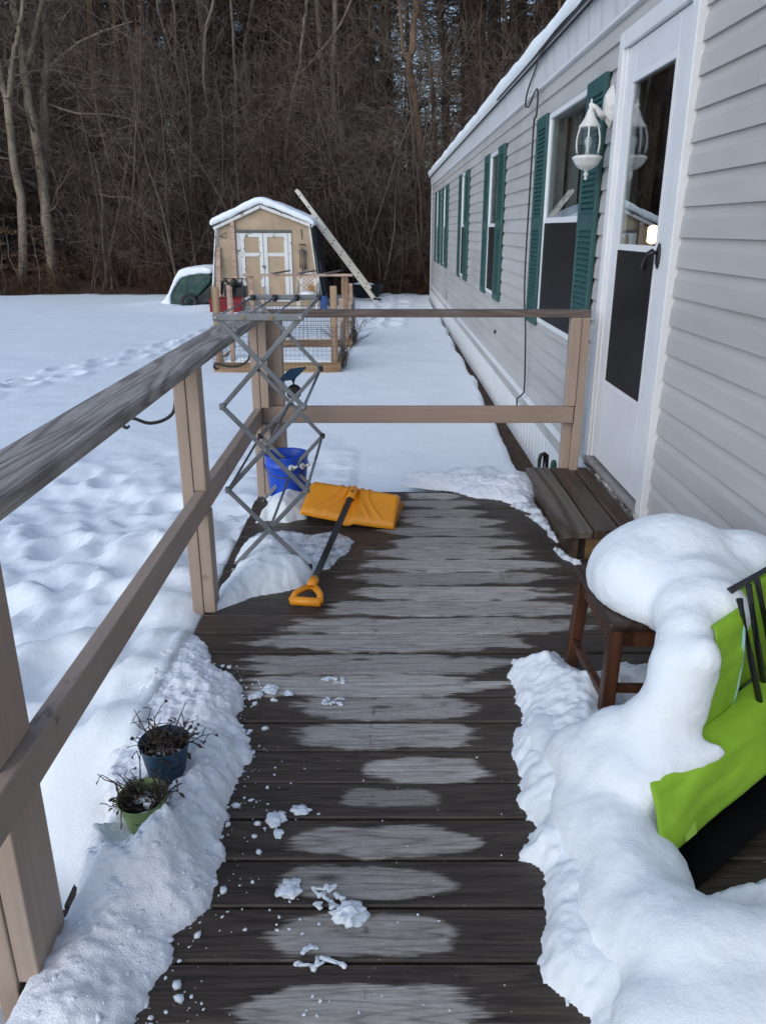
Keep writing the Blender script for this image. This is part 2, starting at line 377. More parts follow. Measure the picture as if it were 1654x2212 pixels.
def glass_mat(name='window_glass', ior=.75, tint=(.82, .86, .86)):
    m, t, b = nodes(name); n = NT(t); t.nodes.remove(b)
    lw = n.n('ShaderNodeLayerWeight'); lw.inputs[0].default_value = .5
    fac = n.math('MULTIPLY_ADD', n.math('POWER', lw.outputs['Facing'], 4.0), ior, .04, clamp=True)
    tr = n.n('ShaderNodeBsdfTransparent'); tr.inputs[0].default_value = (*tint, 1)
    gl = n.n('ShaderNodeBsdfGlossy'); gl.inputs['Roughness'].default_value = .006; gl.inputs[0].default_value = (.95, .97, 1, 1)
    mx = n.n('ShaderNodeMixShader'); n.l(fac, mx.inputs[0]); n.l(tr.outputs[0], mx.inputs[1]); n.l(gl.outputs[0], mx.inputs[2])
    n.l(mx.outputs[0], t.nodes['Material Output'].inputs[0]); return m
M['glass'] = glass_mat(); M['lamp_glass'] = glass_mat('lantern_glass', .6, (.75, .8, .8))
def screen_mat():
    m, t, b = nodes('insect_screen'); n = NT(t); t.nodes.remove(b)
    tr = n.n('ShaderNodeBsdfTransparent'); df = n.n('ShaderNodeBsdfPrincipled')
    df.inputs['Base Color'].default_value = (.010, .010, .011, 1); df.inputs['Roughness'].default_value = .45; df.inputs['Specular IOR Level'].default_value = .2
    mx = n.n('ShaderNodeMixShader'); mx.inputs[0].default_value = .66
    n.l(tr.outputs[0], mx.inputs[1]); n.l(df.outputs[0], mx.inputs[2]); n.l(mx.outputs[0], t.nodes['Material Output'].inputs[0]); return m
M['screen'] = screen_mat()
M['black'] = simple('black_plastic', (.012, .012, .013), (.008, .008, .009), 8, .4, .05, 40)
M['rubber'] = simple('black_rubber', (.016, .016, .017), None, 8, .55, .05, 40)
M['iron'] = simple('black_iron', (.016, .017, .019), (.01, .01, .011), 20, .5, .2, 80)
M['rack'] = simple('rack_grey', (.21, .225, .235), (.17, .18, .19), 14, .45, .06, 60, metal=.25)
M['rivet'] = simple('rivet_steel', (.55, .54, .52), None, 20, .3, 0, metal=.9)
M['brass'] = simple('rivet_brass', (.34, .25, .10), None, 20, .35, 0, metal=.8)
M['orange'] = simple('orange_plastic', (.85, .325, .012), (.79, .285, .010), 5, .38, .08, 90, .002)
M['shaft'] = simple('shaft_dark', (.028, .027, .027), (.018, .018, .018), 10, .45, .1, 60)
M['blue'] = simple('bucket_blue', (.012, .085, .58), (.010, .07, .50), 5, .35, .05, 40)
M['grip_white'] = simple('grip_white', (.74, .75, .72), None, 8, .4, .05)
M['pot_blue'] = simple('pot_blue', (.018, .058, .105), (.012, .042, .082), 9, .5, .15, 60)
M['pot_green'] = simple('pot_green', (.20, .285, .10), (.16, .235, .08), 9, .5, .15, 60)
M['soil'] = simple('soil', (.022, .016, .012), (.010, .008, .006), 40, .95, .8, 90, .01)
M['dead'] = simple('dead_stems', (.075, .052, .036), (.03, .022, .016), 40, .8, .3, 90)
M['stool'] = wood_mat('stool_wood', [(.2, (.030, .012, .006)), (.5, (.078, .030, .015)), (.9, (.125, .055, .027))], .42, 'Z', False, 1.2)
M['stool_seat'] = wood_mat('stool_seat_wood', [(.2, (.016, .010, .008)), (.5, (.034, .020, .016)), (.9, (.06, .036, .027))], .35, 'Y', False, 1.2)
def fabric():
    m, t, b = nodes('lime_fabric'); n = NT(t); v = n.coord('Object')
    f = n.noise(v, 6, 4, .6); wv = n.n('ShaderNodeTexWave'); wv.inputs['Scale'].default_value = 160; n.l(v, wv.inputs['Vector'])
    n.l(n.ramp(f, [(.3, (.20, .38, .016)), (.7, (.27, .49, .025))]), b.inputs['Base Color']); b.inputs['Roughness'].default_value = .75
    b1 = n.bump(wv.outputs[0], .12, .001, None); n.bump(f, .3, .02, b, b1); return m
M['lime'] = fabric()
M['lime_tag'] = simple('pale_green_tag', (.29, .49, .055), (.26, .45, .045), 20, .6, .05)
M['piping'] = simple('aqua_piping', (.33, .60, .52), None, 20, .6, .1)
M['shed_tan'] = simple('shed_tan', (.47, .355, .235), (.36, .27, .18), 2.4, .7, .15, 20)
M['shed_white'] = paint_wood('shed_white', (.74, .74, .71), 'Z', .9, (.16, .13, .10), .72)
M['shed_grey'] = simple('grey_board', (.15, .145, .14), (.08, .076, .07), 6, .8, .3, 40, stretch=(1, 8, 8))
M['roof_black'] = simple('roof_black', (.022, .022, .024), (.012, .012, .013), 6, .8, .4, 40, .01)
M['roof_felt'] = simple('roof_felt', (.05, .048, .046), None, 6, .85, .3, 40)
M['raw_wood'] = wood_mat('raw_lumber', [(.2, (.22, .14, .085)), (.55, (.36, .245, .155)), (.9, (.44, .32, .21))], .75, 'Z', False, .7)
M['raw_wood_x'] = wood_mat('bed_lumber', [(.2, (.19, .115, .06)), (.55, (.34, .215, .12)), (.9, (.43, .30, .18))], .75, 'X', False, .7)
M['pink_wood'] = wood_mat('pinkish_lumber', [(.2, (.33, .225, .17)), (.55, (.47, .33, .25)), (.9, (.53, .40, .32))], .75, 'X', False, .7)
M['wire'] = simple('wire', (.13, .135, .135), None, 20, .5, 0, metal=.6)
M['tarp'] = simple('green_tarp', (.010, .055, .043), (.006, .036, .03), 4, .45, .4, 9, .03)
M['tarp_dark'] = simple('dark_tarp', (.016, .020, .022), (.01, .012, .014), 4, .5, .4, 9, .03)
M['red'] = simple('red_enamel', (.22, .010, .012), (.15, .008, .01), 6, .35, .1, 40)
M['engine'] = simple('engine_black', (.02, .02, .021), (.012, .012, .012), 12, .5, .4, 40, .01)
M['pchair'] = simple('tan_plastic', (.72, .65, .60), (.64, .57, .52), 6, .5, .1, 40)
M['aluminium'] = simple('ladder_aluminium', (.70, .64, .53), (.62, .57, .47), 5, .5, .1, 40)
M['chime'] = simple('chime_grey', (.20, .20, .205), (.13, .13, .13), 12, .5, .1, metal=.4)
M['leaf_orange'] = simple('dry_beech_leaf', (.23, .10, .035), (.13, .06, .022), 30, .8, .1)
M['cord'] = simple('cable_black', (.012, .012, .013), None, 20, .5, 0)
M['grey_box'] = simple('outlet_grey', (.30, .285, .275), None, 10, .5, .05)
M['garden_green'] = simple('hose_green', (.02, .10, .05), None, 10, .4, .05)
M['tub'] = simple('black_tub', (.016, .017, .019), None, 10, .45, .1)
M['hollow_shade'] = simple('shade_black', (.007, .007, .008), None, 10, .95, .2, 30, spec=.1)  # near-black colour standing in for the shade beneath the folded chair
M['tarp_blue'] = simple('blue_tarp', (.02, .09, .33), None, 10, .45, .3)
M['room'] = simple('room_wall', (.13, .075, .045), (.09, .05, .03), 1.5, .8, 0)
M['curtain'] = simple('curtain_cloth', (.30, .29, .27), (.22, .21, .20), 3, .9, .2, 10, stretch=(1, 9, 1))
def bark(name, c1, c2, sc=7, st=(1, 1, .25)):
    m, t, b = nodes(name); n = NT(t); v = n.coord('Object', st, rnd=True)
    f = n.noise(v, sc, 6, .7); n.l(n.ramp(f, [(.3, c2), (.65, c1)]), b.inputs['Base Color']); b.inputs['Roughness'].default_value = .9
    b.inputs['Specular IOR Level'].default_value = .15; n.bump(f, .7, .03, b); return m
M['bark_tan'] = bark('bark_tan', (.33, .27, .20), (.13, .105, .078))
M['bark_grey'] = bark('bark_grey', (.23, .19, .155), (.09, .074, .061))
M['bark_brown'] = bark('bark_brown', (.22, .145, .092), (.09, .06, .04))
M['bark_dark'] = bark('bark_dark', (.062, .047, .037), (.026, .02, .016))
M['twig'] = bark('twig', (.185, .146, .114), (.088, .07, .056), 3)
M['twig_red'] = bark('twig_red', (.108, .074, .058), (.05, .035, .028), 3)
M['rust'] = bark('rusty_brush', (.12, .068, .043), (.06, .036, .025), 3)
M['needles'] = simple('pine_needles', (.040, .043, .022), (.018, .02, .011), 1.2, .8, 0, spec=.2)
M['needles_dead'] = simple('dull_needles', (.052, .040, .026), (.022, .018, .012), 1.2, .85, 0, spec=.2)
def litter():
    m, t, b = nodes('leaf_litter'); n = NT(t); v = n.coord('Object')
    f = n.noise(v, 14, 6, .75); g = n.noise(v, .5, 4, .6)
    c = n.ramp(f, [(.3, (.022, .014, .009)), (.55, (.075, .044, .026)), (.75, (.14, .085, .05))])
    sp = n.n('ShaderNodeSeparateXYZ'); n.l(v, sp.inputs[0])
    far = n.ramp(n.math('MULTIPLY', sp.outputs[1], .01), [(.235, (0, 0, 0)), (.27, (1, 1, 1))])
    k = n.math('MULTIPLY', n.ramp(g, [(.56, (0, 0, 0)), (.62, (1, 1, 1))]), far)
    c = n.mix(n.math('MULTIPLY', k, .55), c, (.6, .63, .68)); n.l(c, b.inputs['Base Color']); b.inputs['Roughness'].default_value = .95; n.bump(f, 1, .03, b); return m
M['litter'] = litter()
def glow():
    m, t, b = nodes('lamp_glow'); b.inputs['Base Color'].default_value = (1, .7, .4, 1); b.inputs['Emission Color'].default_value = (1, .66, .34, 1); b.inputs['Emission Strength'].default_value = 6.0; return m
M['glow'] = glow()

# ================================================================== the setting: ground and snow
def axis_pts(lo, a, b, hi, fine, g=1.13, mx=8.0):
    c = list(np.arange(a, b + 1e-6, fine)); d = fine; p = a; L = []
    while p > lo: d = min(d * g, mx); p -= d; L.append(p)
    d = fine; p = c[-1]; H = []
    while p < hi: d = min(d * g, mx); p += d; H.append(p)
    return np.array(L[::-1] + c + H)
gx = axis_pts(-220, -16, 12, 220, .5, 1.25, 20); gy = axis_pts(-60, 0, 45, 300, .5, 1.2, 20)
X_, Y_ = np.meshgrid(gx, gy, indexing='ij')
def ground_z(x, y):
    z = -.37 + .02 * fbm(x, y, 0, .8, 3, 5)
    f = np.clip(y - 22.3, 0, None)
    return z + .22 * sstep(22.0, 23.2, y) + .035 * f + .0009 * np.minimum(f, 60) ** 2 + .12 * fbm(x, y, 0, .35, 3, 8) * sstep(22.5, 25, y)
tag(finish('ground', flip_up(grid_mesh(X_, Y_, ground_z(X_, Y_))), M['litter'], smooth=True), kind='structure')

def seg_d(x, y, pts):
    d = np.full(np.shape(x), 1e9)
    for (ax, ay), (bx, by) in zip(pts[:-1], pts[1:]):
        vx, vy = bx - ax, by - ay; t = np.clip(((x - ax) * vx + (y - ay) * vy) / (vx * vx + vy * vy), 0, 1)
        d = np.minimum(d, np.hypot(x - ax - t * vx, y - ay - t * vy))
    return d
def prints(x, y, path, step, r, depth, seed, side=.13):
    rng = random.Random(seed); z = np.zeros(np.shape(x)); P = [Vector((*p, 0)) for p in path]; k = 0
    for a, b in zip(P[:-1], P[1:]):
        L = (b - a).length; u = (b - a) / L; nrm = Vector((-u.y, u.x, 0)); s = 0
        while s < L:
            c = a + u * s + nrm * (side * (1 if k % 2 else -1) + rng.uniform(-.06, .06)); k += 1; s += step * rng.uniform(.75, 1.25)
            rr = r * rng.uniform(.8, 1.3); dx = (x - c.x); dy = (y - c.y)
            e = np.sqrt(((dx * u.x + dy * u.y) / (rr * 1.5)) ** 2 + ((-dx * u.y + dy * u.x) / rr) ** 2)
            z += -depth * rng.uniform(.6, 1.1) * (1 - sstep(.55, 1.0, e)) + depth * .45 * np.exp(-((e - 1.25) / .28) ** 2)
    return z
def snow_z(x, y):
    z = -.265 + .028 * fbm(x, y, 0, .45, 3, 21) + .006 * fbm(x, y, 0, 3.5, 3, 22) + .0015 * np.clip(y - 6, 0, 16)
    # trampled, churned snow on the left by the deck
    tm = (1 - sstep(2.6, 4.6, -x)) * (1 - sstep(4.6, 7.0, y)) * sstep(-.45, -.75, -(-x) * 1.0) if False else (1 - sstep(2.8, 5.2, -x)) * (1 - sstep(4.4, 7.2, y)) * (x < -.2)
    bil = np.abs(fbm(x, y, 0, 3.1, 4, 31)); b2 = np.abs(fbm(x, y, 0, 8.0, 4, 36))
    wx_ = x + .18 * fbm(x, y, 0, 2.2, 3, 91); wy_ = y + .18 * fbm(x, y, 0, 2.2, 3, 92); b3 = np.abs(fbm(wx_, wy_, 0, 1.7, 5, 93, .55))
    c1 = sstep(-.12, .12, fbm(wx_, wy_, 0, 1.5, 4, 94)); c2 = sstep(-.1, .1, fbm(wx_ + 3, wy_, 0, 2.9, 4, 95))
    z += tm * (.042 * (c1 - .5) + .028 * (c2 - .5) + .034 * (bil - .18) + .035 * (b3 - .2) + (.045 * (.25 - b2) + .030 * fbm(x, y, 0, 12, 4, 33)) * (1.2 - .6 * c1))
    z += .022 * (.3 - np.abs(fbm(wx_, wy_, 0, 1.1, 4, 97))) + .010 * fbm(x, y, 0, 5.5, 3, 98) * sstep(-.1, .3, fbm(x, y, 0, .35, 2, 99))
    z += tm * prints(x, y, [(-1.3, .2), (-1.35, 3.0), (-1.7, 5.5)], .6, .12, .06, 3, .22)
    z += tm * prints(x, y, [(-2.3, .5), (-2.0, 3.4), (-2.6, 6.2)], .75, .13, .05, 4, .3)
    trail = [(-5.6, 5.0), (-4.3, 8.5), (-3.1, 12.4), (-2.6, 15.5)]
    z += prints(x, y, trail, .36, .12, .075, 7, .16)
    tr = np.exp(-(seg_d(x, y, trail) / .35) ** 2); z += tr * .035 * fbm(x, y, 0, 5, 3, 41)
    z += prints(x, y, [(.3, 21.5), (.2, 16.5), (-.1, 14.5)], .5, .16, .08, 9, .2)
    z += .05 * np.abs(fbm(x, y, 0, 1.6, 3, 44)) * sstep(15.5, 17.5, y) * (np.abs(x - .1) < 1.4)
    # banked against the deck's side and far end
    bank = np.exp(-np.clip(-.95 - x, 0, None) / .75) * (x < .0) * sstep(1.6, 2.05, y) * (1 - sstep(3.6, 4.7, y))
    z += bank * (.26 + .08 * fbm(x, y, 0, 6, 4, 51) + .05 * (.3 - np.abs(fbm(x, y, 0, 11, 4, 53))))
    heap = np.exp(-((x - .55) / .42) ** 2 - ((y - 4.66) / .22) ** 2) * (y > 4.3)
    z += heap * (.20 + .10 * fbm(x, y, 0, 7, 4, 52))
    z += .10 * np.exp(-((y - 4.6) / .35) ** 2) * (x > -.75) * (x < 1.2)
    # heap thrown off the tarp and round the shed
    z += .10 * np.exp(-((x + 5.3) / .7) ** 2 - ((y - 18.9) / .6) ** 2)
    z += .10 * np.exp(-((x + 3.9) / 1.2) ** 2 - ((y - 17.9) / .5) ** 2)
    # melted strip along the skirting: the sheet dips under the bare soil
    edge = 1.155 - .10 * sstep(4.8, 5.6, y) * (1 - sstep(5.8, 9.5, y)) + .05 * fbm(x * 0, y, 0, 2.2, 4, 61) + .04 * sstep(12, 17, y) - .02
    z -= sstep(-.055, .045, x - edge) * .22 * (1 - sstep(19.8, 20.6, y)) * (y > 4.45)
    z -= sstep(-.05, .05, x - 1.19) * .4 * (y < 20.7)
    # edge of the wood
    fe = 22.3 + .5 * fbm(x, y * 0, 0, .5, 4, 71)
    z -= sstep(-.15, .35, y - fe) * 1.1
    # keep clear under the deck
    under = (x > -.70) * (x < 1.3) * (y < 4.42)
    z = np.where(under, -.42, z)
    return z
sx = axis_pts(-60, -4.6, 1.3, 40, .035, 1.035, 2.0); sy = axis_pts(-14, -.2, 7.5, 24.5, .04, 1.02, 2.0)
X_, Y_ = np.meshgrid(sx, sy, indexing='ij')
tag(finish('snow_ground', flip_up(grid_mesh(X_, Y_, snow_z(X_, Y_))), M['snow_field'], smooth=True), kind='structure')

# ================================================================== the house
WX = 1.20
house = thing('mobile_home', 'long white-grey vinyl-sided mobile home with teal shutters and snowy roof edge', 'house', (WX, 9, -.4))
Y0, Y1 = -2.2, 20.6
ZS, EX, NC = .14, .1143, 20
DOOR = (3.37, 4.36, .20, 2.29)
WINS = [(5.03, 6.17, .76, 2.19), (8.70, 9.40, .76, 2.19), (12.05, 12.62, .76, 2.19), (15.76, 16.26, .78, 2.17), (17.80, 18.30, .78, 2.17)]
OPEN = [DOOR] + [(a + .03, b - .03, c + .03, d - .03) for a, b, c, d in WINS]
PROF = [(-.0005, .0), (-.017, .0), (-.0135, .070), (-.0045, .098), (-.0015, EX + .012)]
def prof_x(t):
    for (x0, z0), (x1, z1) in zip(PROF[1:-1], PROF[2:]):
        if z0 <= t <= z1: return x0 + (x1 - x0) * (t - z0) / (z1 - z0)
    return PROF[-1][0]
for i in range(NC):
    zb = ZS + i * EX
    cuts = sorted([o for o in OPEN if o[2] < zb + EX and o[3] > zb]); segs = []; y = Y0
    for (a, b, c, d) in cuts: segs.append((y, a, 0, EX + .012, True)); y = b
    segs.append((y, Y1, 0, EX + .012, True))
    for (a, b, c, d) in cuts:
        if c > zb + .004: segs.append((a, b, 0, c - zb, True))
        if d < zb + EX - .004: segs.append((a, b, d - zb, EX + .012, False))
    for (a, b, t0, t1, lip) in segs:
        pts = [(prof_x(t0), t0)] + [p for p in PROF[2:-1] if t0 < p[1] < t1] + [(prof_x(t1), t1)]
        poly = [(.0 - .0005, t0)] + pts + [(-.0005, t1)]
        q = a; seam = Y0 + (i * 1.31) % 3.66
        while seam < b:                     # lapped panel ends
            if seam > q + .1 and seam < min(b - .1, 12): MB().prism([(WX + px * (1 if int(seam * 7) % 2 else 1.09), zb + pz) for px, pz in poly], 'y', q, seam - .0012).build('siding_board', M['siding'], house); q = seam
            seam += 3.66
        MB().prism([(WX + px, zb + pz) for px, pz in poly], 'y', q, b).build('siding_board', M['siding'], house)
# panel joints every 3.6 m read as thin shadow lines
wall = MB()
ys = [Y0] + sorted(sum([[o[0], o[1]] for o in OPEN], [])) + [Y1]
prev = Y0
for a, b, c, d in sorted(OPEN):
    wall.box(WX, WX + .10, prev, a, -.02, 2.55); wall.box(WX, WX + .10, a, b, -.02, c); wall.box(WX, WX + .10, a, b, d, 2.55); prev = b
wall.box(WX, WX + .10, prev, Y1, -.02, 2.55); wall.box(WX + .1, 5.5, Y1 - .1, Y1, -.4, 2.6); wall.box(5.4, 5.5, Y0, Y1 - .1, -.4, 2.6); wall.box(WX + .1, 5.4, Y0, Y0 + .1, -.4, 2.6)
wall.build('wall', M['siding'], house)
MB().box(WX - .025, WX + .02, Y1 - .07, Y1 + .012, .10, 2.43).build('corner_trim', M['white'], house, bevel=.004)
# rooms behind the door and windows
rm = MB(); rm.box(WX + .1, 5.4, 2.6, 7.4, .12, .16); rm.box(WX + .1, 5.4, 2.6, 7.4, 2.44, 2.48); rm.box(4.2, 4.25, 2.6, 7.4, .16, 2.44); rm.box(WX + .1, 4.2, 2.55, 2.6, .16, 2.44); rm.box(WX + .1, 4.2, 7.4, 7.45, .16, 2.44)
rm.box(WX + .1, 5.4, 7.46, 20.4, .12, .16); rm.box(2.6, 2.65, 7.46, 20.4, .16, 2.44); rm.box(WX + .1, 5.4, 7.46, 20.4, 2.44, 2.48)
rm.build('interior', M['room'], house)
# fascia, eave and roof
fa = MB(); fa.prism([(WX - .035, 2.425), (WX - .052, 2.60), (WX - .03, 2.60), (WX + .0, 2.425)], 'y', Y0, Y1 + .05); fa.build('fascia', M['fascia'], house)
MB().box(WX - .040, WX + .0, Y0, Y1 + .05, 2.405, 2.424).build('fascia_trim', M['white'], house, bevel=.003)
ev = MB(); ev.prism([(WX - .085, 2.595), (WX - .085, 2.625), (3.35, 2.98), (5.6, 2.62), (5.6, 2.58), (3.35, 2.93), (WX - .05, 2.60)], 'y', Y0, Y1 + .08); ev.build('roof', M['roof_felt'], house)
MB().box(WX - .093, WX - .0855, Y0, Y1 + .08, 2.588, 2.628).build('drip_edge', M['fascia'], house)
# skirting panels with ribs
y = -2.2; k = 0; rib = None
while y < 20.5:
    L = .78
    if rib is None:
        mb = MB(); n = 6
        for j in range(n):
            a = j * L / n; b = a + L / n
            mb.prism([(.0, a + .002), (-.010, a + .012), (-.010, b - .02), (.0, b - .006), (.012, b - .006), (.012, a + .002)], 'z', -.42, .105)
        o = MB(); o.v = [(WX + .016 + p[0], y + p[1], p[2]) for p in mb.v]; o.f = mb.f
        rib = o.build('skirting_panel', M['skirt'], house); by = y
    else:
        o = rib.copy(); COL.objects.link(o); o.parent = house; o.location = (0, y - by, 0)
    y += L; k += 1
MB().prism([(WX - .034, .098), (WX - .030, .112), (WX - .006, .140), (WX + .02, .140), (WX + .02, .098)], 'y', Y0, Y1 + .02).build('skirting_trim', M['white'], house)
# windows and shutters
def shutter(y0, y1, z0, z1):
    x0 = WX - .042; x1 = WX - .0185; s = .042
    mb = MB(); mb.box(x0, x1, y0, y0 + s, z0, z1); mb.box(x0, x1, y1 - s, y1, z0, z1)
    zm = (z0 + z1) / 2
    for a, b in ((z0, z0 + .065), (zm - .045, zm + .045), (z1 - .085, z1)): mb.box(x0, x1, y0 + s, y1 - s, a, b)
    o = mb.build('shutter', M['teal'], house, bevel=.004)
    lv = MB(); lv.box(x1 - .006, x1 - .001, y0 + s, y1 - s, z0 + .06, z1 - .08)
    for a, b in ((z0 + .065, zm - .045), (zm + .045, z1 - .085)):
        n = int((b - a) / .030)
        for j in range(n):
            z = a + (j + .5) * (b - a) / n
            lv.prism([(x0 + .004, z - .013), (x0 + .004, z - .008), (x1 - .006, z + .015), (x1 - .006, z + .009)], 'y', y0 + s, y1 - s)
    tag(lv.build('louvers', M['teal'], o), kind='stuff')
def window(y0, y1, z0, z1, zm, curtain=True):
    f = MB(); x0, x1 = WX - .026, WX + .05; s = .035
    f.box(x0, x1, y0, y0 + s, z0, z1); f.box(x0, x1, y1 - s, y1, z0, z1); f.box(x0, x1, y0 + s, y1 - s, z0, z0 + s); f.box(x0, x1, y0 + s, y1 - s, z1 - s, z1)
    o = f.build('window', M['white'], house, bevel=.003)
    sa = MB(); sa.box(WX - .022, WX + .03, y0 + s, y1 - s, zm - .018, zm + .018)
    for a, b in ((z0 + s, zm - .018), (zm + .018, z1 - s)):
        sa.box(WX - .018, WX + .03, y0 + s, y0 + s + .018, a, b); sa.box(WX - .018, WX + .03, y1 - s - .018, y1 - s, a, b)
    sa.build('sash', M['white'], o, bevel=.002)
    for a, b in ((z0 + s, zm - .018), (zm + .018, z1 - s)):
        MB().box(WX - .014, WX - .011, y0 + s + .018, y1 - s - .018, a, b).build('pane', M['glass'], o)
    MB().box(WX - .0215, WX - .0205, y0 + s + .006, y1 - s - .006, z0 + s, zm - .018).build('insect_screen', M['screen'], o)
    if curtain:
        cu = MB(); yy = np.linspace(y0, y1, 26); 
        pts = [(WX + .13 + .018 * math.sin(j * 1.9), v) for j, v in enumerate(yy)]
        for (xa, ya), (xb, yb) in zip(pts[:-1], pts[1:]):
            if .34 < (ya - y0) / (y1 - y0) < .62: continue
            cu.add([(xa, ya, z0), (xb, yb, z0), (xb, yb, z1), (xa, ya, z1)], [(0, 1, 2, 3)])
        cu.build('curtain', M['curtain'], o, smooth=True)
window(5.03, 6.17, .76, 2.19, 1.485); shutter(6.18, 6.57, .73, 2.20); shutter(4.62, 5.02, .73, 2.20)
window(8.70, 9.40, .76, 2.19, 1.465); shutter(9.41, 9.81, .73, 2.20); shutter(8.25, 8.69, .73, 2.20)
window(12.05, 12.62, .76, 2.19, 1.47); shutter(12.63, 13.03, .73, 2.19); shutter(11.58, 12.04, .73, 2.19)
window(15.76, 16.26, .78, 2.17, 1.47); shutter(16.27, 16.70, .74, 2.18); shutter(15.22, 15.75, .74, 2.18)
window(17.80, 18.30, .78, 2.17, 1.47); shutter(18.31, 18.80, .74, 2.18); shutter(17.25, 17.79, .74, 2.18)
# storm door
dr = MB(); a, b, c, d = DOOR
dr.box(WX - .045, WX + .06, a - .035, a + .04, c, d + .03); dr.box(WX - .045, WX + .06, b - .04, b + .035, c, d + .03); dr.box(WX - .045, WX + .06, a + .04, b - .04, d - .045, d + .03)
dr.box(WX - .030, WX + .0, a + .04, a + .07, c + .02, d - .045); dr.box(WX - .030, WX + .0, b - .07, b - .04, c + .02, d - .045)
dr.build('door_frame', M['white'], house, bevel=.004)
sd = MB(); ga, gb, gz0, gzm, gz1 = 3.585, 4.165, .675, 1.345, 2.075; da, db_, dz0, dz1 = a + .072, b - .072, c + .035, d - .05
sd.box(WX - .022, WX + .012, da, ga, dz0, dz1); sd.box(WX - .022, WX + .012, gb, db_, dz0, dz1); sd.box(WX - .022, WX + .012, ga, gb, dz0, gz0); sd.box(WX - .022, WX + .012, ga, gb, gz1, dz1)
door = sd.build('storm_door', M['door_white'], house, bevel=.003)
fr = MB(); fw = .028
for y_a, y_b, z_a, z_b in ((ga - fw, ga, gz0 - fw, gz1 + fw), (gb, gb + fw, gz0 - fw, gz1 + fw), (ga, gb, gz0 - fw, gz0), (ga, gb, gz1, gz1 + fw)): fr.box(WX - .027, WX - .0225, y_a, y_b, z_a, z_b)
fr.build('glazing_frame', M['white'], door, bevel=.004)
MB().box(WX - .0255, WX + .0, ga, gb, gzm - .014, gzm + .014).build('glazing_bar', M['white'], door)
MB().box(WX - .018, WX - .015, ga, gb, gzm + .014, gz1).build('glass_pane', M['glass'], door)
MB().box(WX - .018, WX - .015, ga, gb, gz0, gzm - .014).build('glass_pane', M['glass'], door)
MB().box(WX - .0225, WX - .0215, ga, gb, gz0, gzm - .014).build('insect_screen', M['screen'], door)
hd = MB(); hd.tube([(WX - .022, 3.535, 1.335), (WX - .05, 3.535, 1.335), (WX - .062, 3.545, 1.325), (WX - .064, 3.575, 1.30), (WX - .060, 3.61, 1.272), (WX - .052, 3.63, 1.262)], [.018, .017, .016, .013, .012, .009], 10); hd.ball((WX - .026, 3.535, 1.32), (.010, .022, .055), 2)
hd.build('door_handle', M['black'], door, smooth=True)
MB().box(WX - .040, WX + .06, a - .04, b + .04, .150, c - .001).build('threshold', M['peel'], house, bevel=.004)
MB().box(WX - .055, WX + .04, a + .03, b - .03, c, c + .018).build('sill_plate', M['grey_box'], house, bevel=.002)
# inner door frame that the lamp lights from behind
MB().box(WX + .11, WX + .16, 4.30, 4.42, .16, 2.44).build('inner_jamb', M['room'], house)
MB().box(WX - .030, WX - .010, 15.1, 15.2, .20, .32).build('outlet_box', M['grey_box'], house, bevel=.006)
vt = MB(); vt.tube([(WX - .012, 8.43, .41), (WX - .035, 8.43, .41)], .03, 14); vt.build('dryer_vent', M['black'], house)

# snow lying on the roof edge
yy = np.arange(Y0, Y1 + .12, .05); prof = [(-.075, .0), (-.10, .025), (-.108, .075), (-.085, .125), (-.02, .155), (.12, .19), (.5, .25), (1.2, .34), (2.15, .47), (3.2, .30), (4.35, .10), (4.45, -.02)]
P = np.array(prof); XX = WX + P[:, 0][None, :] + 0 * yy[:, None]; ZZ = 2.628 + P[:, 1][None, :] + 0 * yy[:, None]; YY = yy[:, None] + 0 * XX
m_ = np.exp(-((P[:, 0] + .03) / .2) ** 2)[None, :]
XX += m_ * (.022 * fbm(YY, 0 * YY, 0, 2.5, 4, 81)); ZZ += np.clip(P[:, 1] / .1, 0, 1)[None, :] * (.028 * fbm(YY, XX, 0, 1.8, 4, 82) - .004)
rs = finish('roof_snow', flip_up(grid_mesh(XX, YY, ZZ)), M['snow'], smooth=True)
rs.modifiers.new('s', 'SUBSURF').render_levels = 1
tag(rs, 'thin white snow layer along the long house roof', 'snow')

